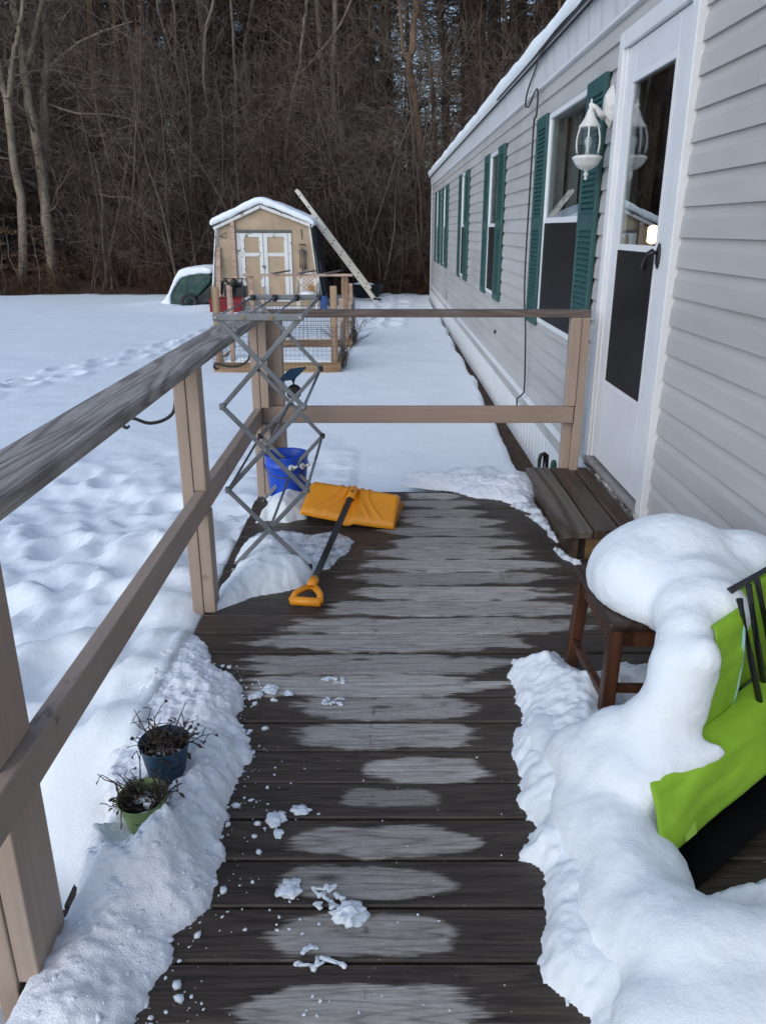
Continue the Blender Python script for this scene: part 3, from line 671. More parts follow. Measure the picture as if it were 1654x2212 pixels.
# ================================================================== the deck
DP, DB = .1405, 1.219
deck = thing('wooden_deck', 'weathered wooden deck of wet boards with pale dry patches', 'deck', (.245, 2, -.35))
XL, XR = -.71, 1.195
DRY = {0: (-.258, .188), 1: (-.233, .141), 2: (-.206, .146), 3: (-.209, .2), 4: (-.10, .135), 5: (-.036, .255), 6: (-.245, .3), 7: (-.267, .286), 8: (-.461, .343), 9: (-.468, .429), 10: (-.463, .513),
       11: (-.36, .761), 12: (-.228, .793), 13: (-.094, .713), 14: (-.14, .72), 15: (-.10, .74), 16: (-.05, .66), 17: (.03, .66), 18: (.0, .60), 19: (.10, .60), 20: (.05, .52), 21: (.1, .5), 22: (.15, .4)}
rng = random.Random(11)
def board_mesh():
    bm = bmesh.new(); nx = 40; L = (XR - XL) / 2; hw = (DP - .007) / 2
    mb = MB()
    for i in range(nx + 1):
        x = -L + 2 * L * i / nx
        mb.v += [(x, -hw, -.036), (x, -hw, -.004), (x, -hw + .004, 0), (x, 0, .0012), (x, hw - .004, 0), (x, hw, -.004), (x, hw, -.036)]
    for i in range(nx):
        for j in range(6): mb.f.append((i * 7 + j, i * 7 + j + 1, (i + 1) * 7 + j + 1, (i + 1) * 7 + j))
        mb.f.append((i * 7 + 6, i * 7, (i + 1) * 7, (i + 1) * 7 + 6))
    mb.f += [tuple(range(7)), tuple(reversed(range(nx * 7, nx * 7 + 7)))]
    me = bpy.data.meshes.new('board'); me.from_pydata(mb.v, [], mb.f); bm.from_mesh(me); bmesh.ops.recalc_face_normals(bm, faces=bm.faces); bm.to_mesh(me); bm.free(); me.materials.append(M['deck']); me.shade_smooth()
    me.set_sharp_from_angle(angle=R(35))
    return me
bme = board_mesh(); XC = (XL + XR) / 2
for k in range(-14, 23):
    o = bpy.data.objects.new('board', bme); COL.objects.link(o); o.parent = deck
    yc = DB + (k + .5 - 1) * DP + DP * 0
    yc = 1.219 - DP / 2 + k * DP
    o.location = Vector((XC + rng.uniform(-.006, .006), yc, rng.uniform(-.0015, .0015))) - deck.location
    o.rotation_euler = (rng.uniform(-.004, .004), 0, rng.uniform(-.0012, .0012))
    a, b = DRY.get(k, (-.2, .2)); near = 1 - min(max((k - 3) / 6.0, 0), 1)
    o['dry_c'] = (a + b) / 2 - XC; o['dry_w'] = (b - a) / 2 * 1.10 + .02
    o['dry_h'] = (.060 * near + .080 * (1 - near)) * (.72 if k in (4,) else 1); o['dry_y'] = (rng.uniform(-.014, .014) + (-.022 if k in (0, 5) else 0)) * (1 if near > 0 else .8)
    o['dry_a'] = .62 if k == 4 else rng.uniform(.82, 1.0)
fr = MB(); fr.box(XL + .045, XR - .02, 4.395, 4.434, -.22, -.04); fr.build('rim_joist', M['dark_wood'], deck)
MB().box(XL + .004, XL + .044, -.8, 4.434, -.22, -.038).build('side_joist', M['dark_wood'], deck)
for xx in (-.2, .3, .75): MB().box(xx, xx + .04, -.8, 4.39, -.22, -.04).build('joist', M['dark_wood'], deck)

# nails and screw heads
# ------------------------------------------------------------------ railing
rail = thing('deck_railing', 'tan painted railing with grey weathered handrail around the deck', 'railing', (-.70, 2.7, -.3))
def piece(name, mat, *bx_):
    return MB().box(*bx_).build(name, mat, rail, bevel=.004)
tr_ = MB(); n = 60
for i in range(n + 1):
    y = -.7 + i * (4.37 + .7) / n; w0 = .003 * math.sin(y * 1.7) ; x0, x1 = -.775 + w0, -.632 + w0; z0, z1 = .974, 1.012
    tr_.v += [(x0, y, z0), (x1 - .004, y, z0), (x1, y, z0 + .005), (x1, y, z1 - .006), (x1 - .006, y, z1), (x0 + .006, y, z1), (x0, y, z1 - .006)]
for i in range(n):
    for j in range(7): tr_.f.append((i * 7 + j, i * 7 + (j + 1) % 7, (i + 1) * 7 + (j + 1) % 7, (i + 1) * 7 + j))
tr_.f += [tuple(range(7)), tuple(reversed(range(n * 7, n * 7 + 7)))]
o = tr_.build('handrail', M['rail_top'], rail); tag(o, 'grey weathered handrail with swirling grain')
piece('handrail', M['rail_top_x'], -.6305, 1.10, 4.262, 4.352, .988, 1.024)
piece('middle_rail', M['tan_y'], -.702, -.662, -.7, 4.30, .418, .508)
piece('middle_rail', M['tan_x'], -.661, 1.046, 4.252, 4.290, .420, .512)
def post(y0, y1, xi, zb=-.45):
    xo = xi - .045
    piece('post', M['tan'], xo - .045, xo - .001, y0, y1, zb, .973)
    piece('post', M['tan'], xo, xi, y0 + .004, y1 - .004, .002, .4175)
    piece('post', M['tan'], xo, xi, y0 + .004, y1 - .004, .5085, .973)
post(2.785, 2.875, -.6585); post(1.165, 1.310, -.688); post(4.225, 4.315, -.6185); post(-.45, -.36, -.66)
piece('post', M['tan'], -.6175, -.548, 4.300, 4.388, -.3, .987)
piece('post', M['tan'], 1.052, 1.098, 4.258, 4.348, -.3, .987)
piece('post', M['tan'], 1.004, 1.0515, 4.292, 4.345, -.3, .987)
piece('post', M['tan'], .998, 1.050, 4.250, 4.2915, .514, .987)

# ------------------------------------------------------------------ door step
step = thing('wooden_step', 'low brown plank step in front of the white storm door', 'step', (1.0, 3.8, 0))
yv = (3.30, 4.31)
for i, (x0, x1) in enumerate(((.815, .946), (.951, 1.072), (1.077, 1.158))):
    MB().box(x0, x1, yv[0] + .006 * (i % 2), yv[1] - .008 * (i % 2), .112, .150).build('plank', M['step_dry'] if i == 0 else M['step_wet'], step, bevel=.005)
MB().box(.852, .888, 3.315, 4.29, .001, .1115).build('riser', M['step_wet'], step, bevel=.003)
MB().box(.9225, 1.15, 3.325, 3.363, .001, .1115).build('side_board', M['step_board'], step, bevel=.003)
MB().box(.8885, .922, 3.345, 3.385, .001, .1115).build('corner_block', M['dark_wood'], step, bevel=.003)
MB().box(.8885, 1.15, 4.25, 4.288, .001, .1115).build('side_board', M['step_board'], step, bevel=.003)

# ================================================================== snow on the deck
def poly_sd(x, y, poly):
    pts = list(poly) + [poly[0]]; d = seg_d(x, y, pts); ins = np.zeros(np.shape(x), bool)
    for (ax, ay), (bx, by) in zip(pts[:-1], pts[1:]):
        c = ((ay > y) != (by > y)) & (x < (bx - ax) * (y - ay) / (by - ay + 1e-12) + ax); ins ^= c
    return np.where(ins, d, -d)
def patch_mesh(poly, hmax, fall, seed, res=.008, rag=.03, rs=9, zb=.0015, lump=.5, ls=8, hf=None, edge=.01):
    P = np.array(poly); x = np.arange(P[:, 0].min() - .05, P[:, 0].max() + .05, res); y = np.arange(P[:, 1].min() - .05, P[:, 1].max() + .05, res)
    X, Y = np.meshgrid(x, y, indexing='ij'); d = poly_sd(X, Y, poly) + rag * fbm(X, Y, 0, rs, 4, seed) + rag * .35 * fbm(X, Y, 0, rs * 5, 3, seed + 50)
    h = hmax * (1 - np.exp(-np.clip(d, 0, None) / fall)) * (1 + lump * fbm(X, Y, 0, ls, 5, seed + 3) + lump * .45 * (.3 - np.abs(fbm(X, Y, 0, ls * 2.6, 4, seed + 7)))) + np.clip(d, 0, edge) * .8
    if hf is not None: h = h * hf(X, Y)
    Z = np.where(d > 0, zb + np.maximum(h, .0015), -.006)
    ok = d > 0; keep = ok[:-1, :-1] | ok[1:, :-1] | ok[1:, 1:] | ok[:-1, 1:]
    return flip_up(grid_mesh(X, Y, Z, keep))
def patch(label, mat, *a, name='snow_patch', **k):
    return tag(finish(name, patch_mesh(*a, **k), mat, smooth=True), label, 'snow')
LB = [(-.685, 2.602), (-.598, 2.388), (-.49, 2.299), (-.44, 2.06), (-.395, 1.881), (-.39, 1.725), (-.415, 1.604), (-.39, 1.51), (-.395, 1.438), (-.41, 1.358), (-.44, 1.261), (-.445, 1.184), (-.45, 1.124), (-.46, 1.084), (-.47, .9)]
lpoly = LB + [(-.715, .9), (-.715, 1.55), (-.735, 1.75), (-.80, 1.95), (-.82, 2.5), (-.76, 2.62)]
def lh(x, y):
    return (1 - .75 * np.exp(-((x + .60) / .075) ** 2 - ((y - 1.555) / .075) ** 2) - .6 * np.exp(-((x + .57) / .07) ** 2 - ((y - 1.73) / .06) ** 2)) * (.55 + .75 * np.exp(-((y - 1.62) / .16) ** 2) * sstep(-.40, -.50, x) + .25 * sstep(1.25, 1.5, y) + .5 * np.exp(-((y - 1.45) / .12) ** 2) * sstep(-.42, -.5, x))
bank_o = patch('crumbly snow bank along the deck edge, around the two flower pots', M['snow_crumbly'], lpoly, .072, .05, 101, res=.006, rag=.045, rs=8, lump=1.0, ls=10, hf=lh, name='snow_bank')
MS = [(-.665, 2.80), (-.60, 2.87), (-.545, 2.93), (-.46, 2.97), (-.34, 3.02), (-.30, 3.12), (-.31, 3.25), (-.36, 3.40), (-.46, 3.46), (-.58, 3.50), (-.665, 3.42), (-.66, 3.10), (-.68, 2.95)]
patch('rounded mound of snow under the feet of the drying rack', M['snow'], MS, .125, .075, 111, rag=.022, lump=.35, ls=6, name='snow_mound')
IC = [(-.31, 3.16), (-.24, 3.22), (-.20, 3.36), (-.14, 3.42), (-.15, 3.57), (-.24, 3.68), (-.36, 3.62), (-.50, 3.67), (-.62, 3.64), (-.66, 3.50), (-.5, 3.38), (-.34, 3.36)]
patch('wet translucent slush sheet between the rack and the shovel shaft', M['slush'], IC, .016, .03, 117, rag=.03, lump=.8, ls=14, name='slush_sheet')
BS = [(-.655, 3.80), (-.60, 3.84), (-.50, 3.80), (-.40, 3.86), (-.385, 3.98), (-.40, 4.15), (-.45, 4.3), (-.60, 4.32), (-.655, 4.2), (-.62, 4.0)]
patch('small heap of snow in front of the blue bucket', M['snow'], BS, .115, .07, 121, rag=.02, lump=.3, ls=7, name='snow_heap')
FS = [(.10, 4.44), (.24, 4.39), (.38, 4.36), (.52, 4.22), (.66, 4.17), (.74, 4.06), (.80, 4.02), (.86, 4.2), (.98, 4.40), (1.02, 4.50), (.9, 4.6), (.1, 4.6)]
patch('ridge of broken snow across the far end of the deck', M['snow_crumbly'], FS, .065, .09, 131, rag=.03, lump=.7, ls=9, name='snow_ridge')
for i, (pl, lb) in enumerate((([(.70, 4.06), (.78, 3.95), (.845, 3.86), (.85, 3.97), (.84, 4.10)], 'slushy snow scrap touching the far corner of the step'),
              ([(.755, 3.91), (.80, 3.80), (.815, 3.66), (.83, 3.52), (.853, 3.52), (.852, 3.86), (.82, 3.90)], 'ragged ice strip along the front of the step'),
              ([(.80, 3.50), (.83, 3.42), (.862, 3.33), (.90, 3.27), (.86, 3.26), (.82, 3.36)], 'little ice scrap at the near corner of the step'))):
    patch(lb, M['slush'], pl, .022, .02, 141 + i, res=.005, rag=.018, rs=18, lump=.8, ls=20, name='ice_scrap')

# right-hand drift: draped over the stool and the folded chair down to the boards
RB = [(.447, 2.358), (.426, 2.11), (.392, 1.946), (.388, 1.801), (.355, 1.689), (.379, 1.604), (.328, 1.51), (.384, 1.452), (.371, 1.358), (.327, 1.261), (.33, 1.174), (.365, 1.124), (.392, 1.084), (.42, .9)]
rpoly = RB + [(1.1, .9), (1.1, 1.14), (.66, 1.22), (.58, 1.40), (.62, 1.60), (.72, 1.78), (.80, 1.95), (1.08, 2.0), (1.1, 2.34), (.80, 2.36), (.66, 2.30), (.60, 2.42), (.52, 2.40)]
low = patch_mesh(rpoly, .135, .15, 151, res=.007, rag=.035, rs=10, lump=.45, ls=8, edge=.028)
d = MB()
BL = [((.865, 2.165, .43), (.245, .235, .185)), ((.88, 2.18, .49), (.19, .19, .135)), ((.76, 2.10, .46), (.145, .16, .13)), ((.80, 2.03, .45), (.15, .13, .12)), ((1.06, 2.16, .44), (.17, .19, .15)), ((1.13, 2.06, .42), (.10, .11, .085)), ((1.15, 2.25, .42), (.08, .15, .10)),
      ((.87, 1.97, .46), (.15, .14, .13)), ((.95, 2.02, .45), (.14, .13, .12)), ((.82, 1.86, .47), (.11, .11, .10)), ((.775, 1.77, .44), (.085, .09, .10)), ((.745, 1.71, .40), (.085, .08, .10)), ((.725, 1.68, .32), (.085, .08, .10)), ((.69, 1.68, .24), (.10, .09, .11)), ((.63, 1.72, .15), (.12, .11, .12)), ((.56, 1.76, .09), (.12, .11, .10)), ((.51, 1.80, .04), (.08, .11, .07)),
      ((.765, 1.66, .46), (.05, .05, .06)), ((.62, 1.63, .11), (.13, .13, .13)), ((.55, 1.64, .06), (.11, .16, .10)), ((.55, 1.48, .06), (.10, .16, .105)), ((.54, 1.34, .06), (.10, .18, .105)), ((.57, 1.20, .07), (.13, .14, .12)), ((.64, 1.13, .10), (.17, .105, .115)), ((.78, 1.11, .10), (.2, .11, .12)), ((.92, 1.08, .10), (.22, .13, .13)), ((1.08, 1.1, .08), (.14, .16, .13)),
      ((.59, 1.05, .04), (.15, .18, .10)), ((.75, .95, .04), (.3, .14, .12)), ((.62, 1.12, .06), (.17, .16, .11)), ((.70, 1.02, .07), (.3, .16, .12)), ((.68, 1.60, .20), (.09, .07, .07)), ((.745, 1.595, .225), (.065, .045, .045)), ((.80, 1.60, .235), (.045, .032, .030)), ((.50, 1.9, .03), (.09, .16, .06)), ((.63, 1.56, .17), (.075, .07, .06)), ((.52, 1.55, .05), (.11, .2, .09)), ((.52, 1.27, .05), (.11, .2, .09)), ((.86, 1.86, .48), (.10, .10, .10)), ((.56, 1.40, .05), (.13, .25, .10)), ((.60, 1.70, .10), (.15, .14, .12))]
for c_, r_ in BL: d.ball(c_, r_, 3)
me = remesh(d, .009, 60, .016, 4.0, .0022, 60, 161)
n = len(me.vertices); co = np.empty(n * 3); me.vertices.foreach_get('co', co); co = co.reshape(-1, 3)
msk = (co[:, 1] > 1.935) & (co[:, 2] > .22) & (co[:, 2] < .404); co[msk, 2] = .404 - (.404 - co[msk, 2]) * .02
me.vertices.foreach_set('co', co.reshape(-1)); me.update()
bm = bmesh.new(); bm.from_mesh(me); bm.from_mesh(low); me2 = bpy.data.meshes.new('drift'); bm.to_mesh(me2); bm.free()
tag(finish('snow_drift', me2, M['snow_smooth'], smooth=True), 'thick smooth snow draped over the stool and the folded green chair', 'snow')
patch('shaded snow lying in the dark hollow behind the folded green chair', M['snow_smooth'], [(.70, 1.36), (.92, 1.28), (1.1, 1.25), (1.19, 1.4), (1.19, 1.9), (1.05, 1.9), (.98, 1.55), (.85, 1.42)], .10, .06, 171, res=.012, rag=.03, lump=.6, name='snow_heap')

# crumbs and chunks
def chunk(mb, c, r, rng, flat=.6, sub=1):
    bm = bmesh.new(); bmesh.ops.create_icosphere(bm, subdivisions=sub, radius=1); k = len(mb.v)
    a = rng.uniform(0, 6.3); ca, sa = math.cos(a), math.sin(a); st = rng.uniform(.78, 1.25); nf = rng.uniform(0, 50)
    for v in bm.verts:
        p = v.co * (1 + .45 * float(vn3(v.co.x * 1.7 + nf, v.co.y * 1.7, v.co.z * 1.7)) + (.16 if sub < 2 else .04) * rng.uniform(-1, 1) + (.30 * float(vn3(v.co.x * 4.3 + nf, v.co.y * 4.3 + 7, v.co.z * 4.3)) if sub > 1 else 0)); x, y = p.x * st, p.y / st
        mb.v.append((c[0] + r * (x * ca - y * sa), c[1] + r * (x * sa + y * ca), c[2] + max(r * flat * p.z, -r * flat * .55)))
    mb.f += [tuple(k + v.index for v in f.verts) for f in bm.faces]; bm.free()
rng = random.Random(5); cr = MB()
def edge_x(y): return float(np.interp(y, [p[1] for p in LB[::-1]], [p[0] for p in LB[::-1]]))
for i in range(340):
    t = rng.random()
    if t < .62: y = rng.uniform(.95, 2.45); x = edge_x(y) + abs(rng.gauss(0, .055)) - .015; r = .0016 + .010 * rng.random() ** 4
    elif t < .9: y = rng.uniform(.95, 1.9); x = rng.uniform(-.45, .15) ** 1 if rng.random() < .75 else rng.uniform(-.4, .35); r = .0009 + .003 * rng.random() ** 3
    else:
        cx_, cy_ = rng.choice([(-.30, 1.63), (-.235, 1.66), (-.20, 1.30), (-.19, 1.33), (-.42, 2.28), (-.1, 1.12)]); x = rng.gauss(cx_, .04); y = rng.gauss(cy_, .03); r = rng.uniform(.0015, .005)
    if x < edge_x(y) - .02: continue
    chunk(cr, (x, y, r * .35 + .001), r, rng, .6, 1 if r > .003 else 0) if False else chunk(cr, (x, y, r * .35 + .001), r, rng, .6, 1)
from mathutils.bvhtree import BVHTree
bvh = BVHTree.FromPolygons([v.co[:] for v in bank_o.data.vertices], [tuple(p.vertices) for p in bank_o.data.polygons])
for i in range(240):                        # clods lying on the bank itself
    y = rng.uniform(.95, 2.5); x = edge_x(y) - abs(rng.gauss(0, .11)) + .01
    hit = bvh.ray_cast(Vector((x, y, 1)), Vector((0, 0, -1)))
    if hit[0] is None or x < -.70: continue
    r = .003 + .009 * rng.random() ** 3
    chunk(cr, (x, y, hit[0].z - r * .25), r, rng, .7, 2 if r > .006 else 1)
tag(cr.build('snow_crumbs', M['ice'], smooth=True, fix=False), 'tiny crumbs of ice scattered over the boards', 'ice', kind='stuff')
CH = [((-.075, 1.335), .030, 'large rough ice lump on the boards right of the lacy ice'), ((-.215, 1.405), .024, 'flat rounded ice chip left of the lacy ice'), ((-.275, 1.63), .022, 'broken ice piece nearest to the left snow bank, by two smaller ones'),
      ((-.215, 1.665), .018, 'ice bit lying furthest right of the scattered pieces below the pots'), ((-.262, 1.585), .012, 'tiny clear ice disc just below the broken ice piece'), ((-.37, 2.235), .020, 'white snow clod at the top of the left snow bank'),
      ((-.305, 2.215), .013, 'thin ice sliver lying right of the white snow clod'), ((.48, 2.40), .022, 'pointed ice flake above the right snow edge, by the stool'), ((-.41, 2.20), .016, 'small clod crumbling off the top of the snow bank'), ((-.455, .985), .02, 'icy clod at the bottom end of the left snow bank')]
for (x, y), r, lb in CH:
    mb = MB(); chunk(mb, (x, y, r * .2 + .002), r * 1.1, rng, .42, 4); tag(mb.build('ice_chunk', M['ice'], smooth=True), lb, 'ice')
# lacy ice prints left by boots
def lace(label, cx_, cy_, w_, h_, seed, n=16):
    rg = random.Random(seed); mb = MB()
    pts = [Vector((cx_ + rg.uniform(-w_, w_), cy_ + rg.uniform(-h_, h_), .003)) for _ in range(n)]
    for i, p in enumerate(pts):
        near = sorted(pts, key=lambda q: (q - p).length)[1:3]
        for q in near:
            mid = (p + q) / 2 + Vector((rg.uniform(-.006, .006), rg.uniform(-.006, .006), .002))
            mb.tube([p, mid, q], [rg.uniform(.003, .006), rg.uniform(.0025, .005), rg.uniform(.003, .006)], 5)
        chunk(mb, (p.x, p.y, .004), rg.uniform(.004, .009), rg, .5, 1)
    tag(mb.build('ice_lace', M['ice'], smooth=True), label, 'ice')
lace('lacy white boot print of ice on the near boards', -.125, 1.385, .035, .035, 3, 26)
lace('faint lacy ice print on the boards beside the pots', -.16, 2.17, .035, .022, 4, 14)
lace('thin lacy ice print nearer the shovel handle', -.16, 2.29, .04, .028, 6, 14)
lace('broken lacy ice bits at the bottom of the boards', -.13, 1.225, .05, .03, 8, 12)

# ================================================================== drying rack
rk = thing('drying_rack', 'grey folding accordion drying rack standing at the deck corner', 'drying rack', (-.49, 3.65, .03))
YA, YB = 3.16, 4.08; xl, xr = -.652, -.322; zt, zb0 = 1.105, .035; NL = 3
def lattice(yc, s):
    st = (zt - zb0) / NL; zs = [zt - st * i for i in range(NL + 1)]
    for i in range(NL):
        z1, z0 = zs[i], zs[i + 1]
        MB().bar((xl, yc - .006 * s, z1), (xr, yc - .006 * s, z0), .020, .010, (0, 1, 0)).build('slat', M['rack'], rk, bevel=.003)
        MB().bar((xr, yc + .007 * s, z1), (xl, yc + .007 * s, z0), .020, .010, (0, 1, 0)).build('slat', M['rack'], rk, bevel=.003)
        rv = MB(); rv.tube([(-.487, yc - .013, (z0 + z1) / 2), (-.487, yc - .018, (z0 + z1) / 2)], .0055, 8); rv.build('rivet', M['rivet'], rk)
    MB().bar((xl - .012, yc - .015 * s, zt), (xr + .012, yc - .015 * s, zt), .010, .026, (0, 0, 1)).build('top_bar', M['rack'], rk, bevel=.003)
    for i, z in enumerate(zs):
        for x in (xl, xr):
            if i < NL or True:
                MB().box(x - .013, x + .013, yc - .013, yc + .013, z - .013, z + .013).build('joint', M['rubber'] if s < 0 or i == NL else M['rack'], rk, bevel=.005)
                rv = MB(); rv.tube([(x, yc - .0235, z), (x, yc - .028, z)], .005, 8); rv.build('rivet', M['rivet'], rk)
lattice(YA, 1); lattice(YB, -1)
st = (zt - zb0) / NL
def rod(x, z, r=.0065): MB().tube([(x, YA + .014, z), (x, YB - .014, z)], r, 8).build('rod', M['rack'], rk, smooth=True)
for x in (xl, -.542, -.432, xr): rod(x, zt)
for x in (-.542, -.432):
    rv = MB(); rv.tube([(x, YA - .022, zt), (x, YA - .027, zt)], .0065, 8); rv.build('rivet', M['brass'], rk)
    MB().box(x - .012, x + .012, YB - .018, YB + .006, zt - .018, zt + .014).build('joint', M['rubber'], rk, bevel=.004)
for i in range(NL):
    rod(-.487, zt - st * (i + .5))
    if i: rod(xl, zt - st * i); rod(xr, zt - st * i)

# ================================================================== snow shovel, face down
sh = thing('snow_shovel', 'orange snow shovel with dark shaft lying face down on the boards', 'shovel', (-.2, 3.4, 0))
ur = Vector((.519, -.085, -.06)).normalized(); nv = Vector((.16, .987, 0)); nv = (nv - ur * nv.dot(ur)).normalized(); uz = ur.cross(nv).normalized()
O = Vector((-.188, 3.735, .033)); U_, V_ = 141, 50; mb = MB()
def bl_h(u, v):
    h = float(np.interp(v, [0, .010, .03, .155, .175, .20, .25, .40], [0, .030, .042, .112, .119, .116, .098, .004]))
    for k in (-1, 1):
        for a, b in ((.035, .13), (.075, .195)):
            cu = k * (a + (b - a) * (1 - min(v / .16, 1)) ** 1.6)
            h += .008 * math.exp(-((u - cu) / .0075) ** 2) * (1 if .015 < v < .30 else 0)
    h -= .016 * math.exp(-(u / .030) ** 4) * (v < .2)
    e = abs(u) / .238; h *= 1 - .10 * max(0, e - .95) / .05
    return h
for i in range(U_):
    for j in range(V_):
        u = -.238 + .476 * i / (U_ - 1); v = .40 * j / (V_ - 1)
        cut = .012 * (1 - (u / .238) ** 2) * -1 if j == 0 else 0
        uu = u * (1 - .05 * (v / .40) if v < .2 else 1 - .025)
        p = O + ur * uu + nv * (v + cut) + uz * bl_h(u, v); mb.v.append(tuple(p))
mb.f = [(i * V_ + j, (i + 1) * V_ + j, (i + 1) * V_ + j + 1, i * V_ + j + 1) for i in range(U_ - 1) for j in range(V_ - 1)]
for sgn, i in ((-1, 0), (1, U_ - 1)):     # closed side walls
    k = len(mb.v)
    for j in range(V_):
        p = Vector(mb.v[i * V_ + j]); v = .40 * j / (V_ - 1); b = O + ur * (sgn * .245) + nv * v + uz * .002; mb.v.append(tuple(b if bl_h(sgn * .238, v) > .004 else p))
    mb.f += [(i * V_ + j, i * V_ + j + 1, k + j + 1, k + j) for j in range(V_ - 1)]
bl = mb.build('blade', M['orange'], sh, smooth=True, fix=False)
sm = bl.modifiers.new('solid', 'SOLIDIFY'); sm.thickness = .006; sm.offset = -1
bl.data.set_sharp_from_angle(angle=R(34))
S0 = O + nv * .135 + uz * .118; G0 = Vector((-.292, 2.955, .048)); sd_ = (S0 - G0).normalized()
so = MB(); so.tube([S0 - sd_ * .10, S0 - sd_ * .095, S0 - sd_ * .01, S0 + sd_ * .03, S0 + sd_ * .06], [.0195, .0215, .0215, .019, .008], 14); so.build('socket', M['orange'], bl, smooth=True)
rv = MB(); rv.tube([S0 - sd_ * .05 + uz * .022, S0 - sd_ * .05 + uz * .0275], .007, 8); rv.build('screw', M['shaft'], bl)
sf = MB(); sf.tube([G0 + (S0 - G0) * k for k in (0, .5, .93)], .0158, 14); sf.build('shaft', M['shaft'], sh, smooth=True)
gr = MB(); gd = -sd_; gs = Vector((.985, -.17, 0)); gs = (gs - gd * gs.dot(gd)).normalized()
g1 = G0 + gd * .115; g1.z = .026
gr.tube([G0 + sd_ * .045, G0 + sd_ * .04, G0 + gd * .02], [.019, .0215, .021], 14)
for k in (-1, 1): gr.tube([G0 + gd * .012, G0 + gd * .032 + gs * (k * .024), G0 + gd * .072 + gs * (k * .051), g1 + gs * (k * .057)], [.0165, .0155, .0130, .0150], 10)
gr.tube([g1 - gs * .064, g1 - gs * .060, g1 + gs * .060, g1 + gs * .064], [.012, .0185, .0185, .012], 12)
gr.build('grip', M['orange'], sh, smooth=True)

# ================================================================== bucket, solar lamp, hooks
bk = thing('bucket', 'blue plastic bucket with white handle knobs at the deck corner', 'bucket', (-.528, 4.16, 0))
c_ = (-.528, 4.16, .0)
mb = MB(); mb.lathe([(.0, .004), (.090, .004), (.096, .012), (.112, .20), (.114, .206), (.119, .208), (.120, .225), (.1155, .232), (.118, .262), (.122, .266), (.122, .274), (.116, .275), (.112, .268), (.106, .20), (.091, .016), (.0, .016)], c_, 40, closed=True)
mb.build('pail', M['blue'], bk, smooth=True)
hn = MB(); hn.tube([(c_[0] + .118 * math.cos(t), c_[1] + .118 * math.sin(t) - .015, .222 - .05 * math.sin((t - PI) * 1.0)) for t in np.linspace(PI * 1.02, PI * 1.98, 24)], .0028, 6); hn.build('handle', M['wire'], bk, smooth=True)
for ang in (-1.25, -.72):
    p = Vector((c_[0] + .121 * math.cos(ang), c_[1] + .121 * math.sin(ang), .224)); n_ = Vector((math.cos(ang), math.sin(ang), .12)).normalized()
    kb = MB(); kb.tube([p - n_ * .004, p + n_ * .004, p + n_ * .009, p + n_ * .012], [.018, .019, .016, .008], 14); kb.tube([p + n_ * .008, p + n_ * .02 + Vector((.016, 0, .006)), p + n_ * .022 + Vector((.03, 0, .012))], [.009, .009, .006], 8)
    kb.build('handle_knob', M['grip_white'], bk, smooth=True)
so_ = thing('solar_lamp', 'small black solar spotlight with tilted panel on the far middle rail', 'lamp', (-.50, 4.27, .512))
mb = MB(); mb.tube([(-.500, 4.272, .513), (-.500, 4.272, .535), (-.492, 4.268, .56)], [.012, .008, .008], 10); mb.tube([(-.486, 4.262, .625), (-.486, 4.268, .66), (-.495, 4.272, .675)], [.009, .013, .009], 10); mb.build('bracket', M['black'], so_, smooth=True)
hd = MB(); hd.tube([(-.484, 4.235, .594), (-.484, 4.240, .594), (-.484, 4.275, .592), (-.484, 4.305, .590), (-.484, 4.315, .59)], [.034, .040, .040, .030, .012], 20); hd.build('lamp_head', M['black'], so_, smooth=True)
hl = MB(); hl.tube([(-.484, 4.2345, .594), (-.484, 4.233, .594)], .031, 20); hl.build('lens', M['rubber'], so_)
pn = MB(); P0 = Vector((-.497, 4.275, .686)); a_ = Vector((.075, .02, .006)); b_ = Vector((.022, .045, .024)); nn = a_.cross(b_).normalized() * .005
q = [P0 - a_ * .65 - b_, P0 + a_ * .55 - b_, P0 + a_ * .75 + b_, P0 - a_ * .45 + b_]
pn.add([p - nn for p in q] + [p + nn for p in q], [(3, 2, 1, 0), (4, 5, 6, 7), (0, 1, 5, 4), (1, 2, 6, 5), (2, 3, 7, 6), (3, 0, 4, 7)]); pn.build('solar_panel', M['pot_blue'], so_, bevel=.002)
def hook(pts, label):
    P = [Vector(p) for p in pts]; c = []
    for i in range(len(P) - 1):
        p0, p1, p2, p3 = P[max(i - 1, 0)], P[i], P[i + 1], P[min(i + 2, len(P) - 1)]
        for k in range(6):
            t = k / 6; c.append(.5 * ((2 * p1) + (p2 - p0) * t + (2 * p0 - 5 * p1 + 4 * p2 - p3) * t * t + (3 * p1 - p0 - 3 * p2 + p3) * t ** 3))
    c.append(P[-1]); mb = MB(); mb.tube(c, [.0062] * (len(c) - 6) + [.006, .0055, .005, .0045, .004, .004], 8)
    mb.box(pts[0][0] - .003, pts[0][0] + .004, pts[0][1] - .012, pts[0][1] + .012, pts[0][2] - .02, pts[0][2] + .10)
    tag(mb.build('plant_hook', M['iron'], smooth=True), label, 'hook', 'iron plant hooks on the railing')
hook([(-.7525, 2.83, .85), (-.765, 2.83, .80), (-.80, 2.82, .772), (-.85, 2.80, .765), (-.90, 2.79, .785), (-.935, 2.79, .785), (-.945, 2.79, .765), (-.930, 2.79, .75), (-.918, 2.79, .758)], 'curled black iron plant hook on the middle railing post')
hook([(-.7125, 4.27, .81), (-.725, 4.27, .765), (-.77, 4.27, .735), (-.82, 4.27, .728), (-.87, 4.27, .738), (-.90, 4.27, .742), (-.912, 4.27, .728), (-.90, 4.27, .715), (-.888, 4.27, .722)], 'curled black iron plant hook on the far corner post')

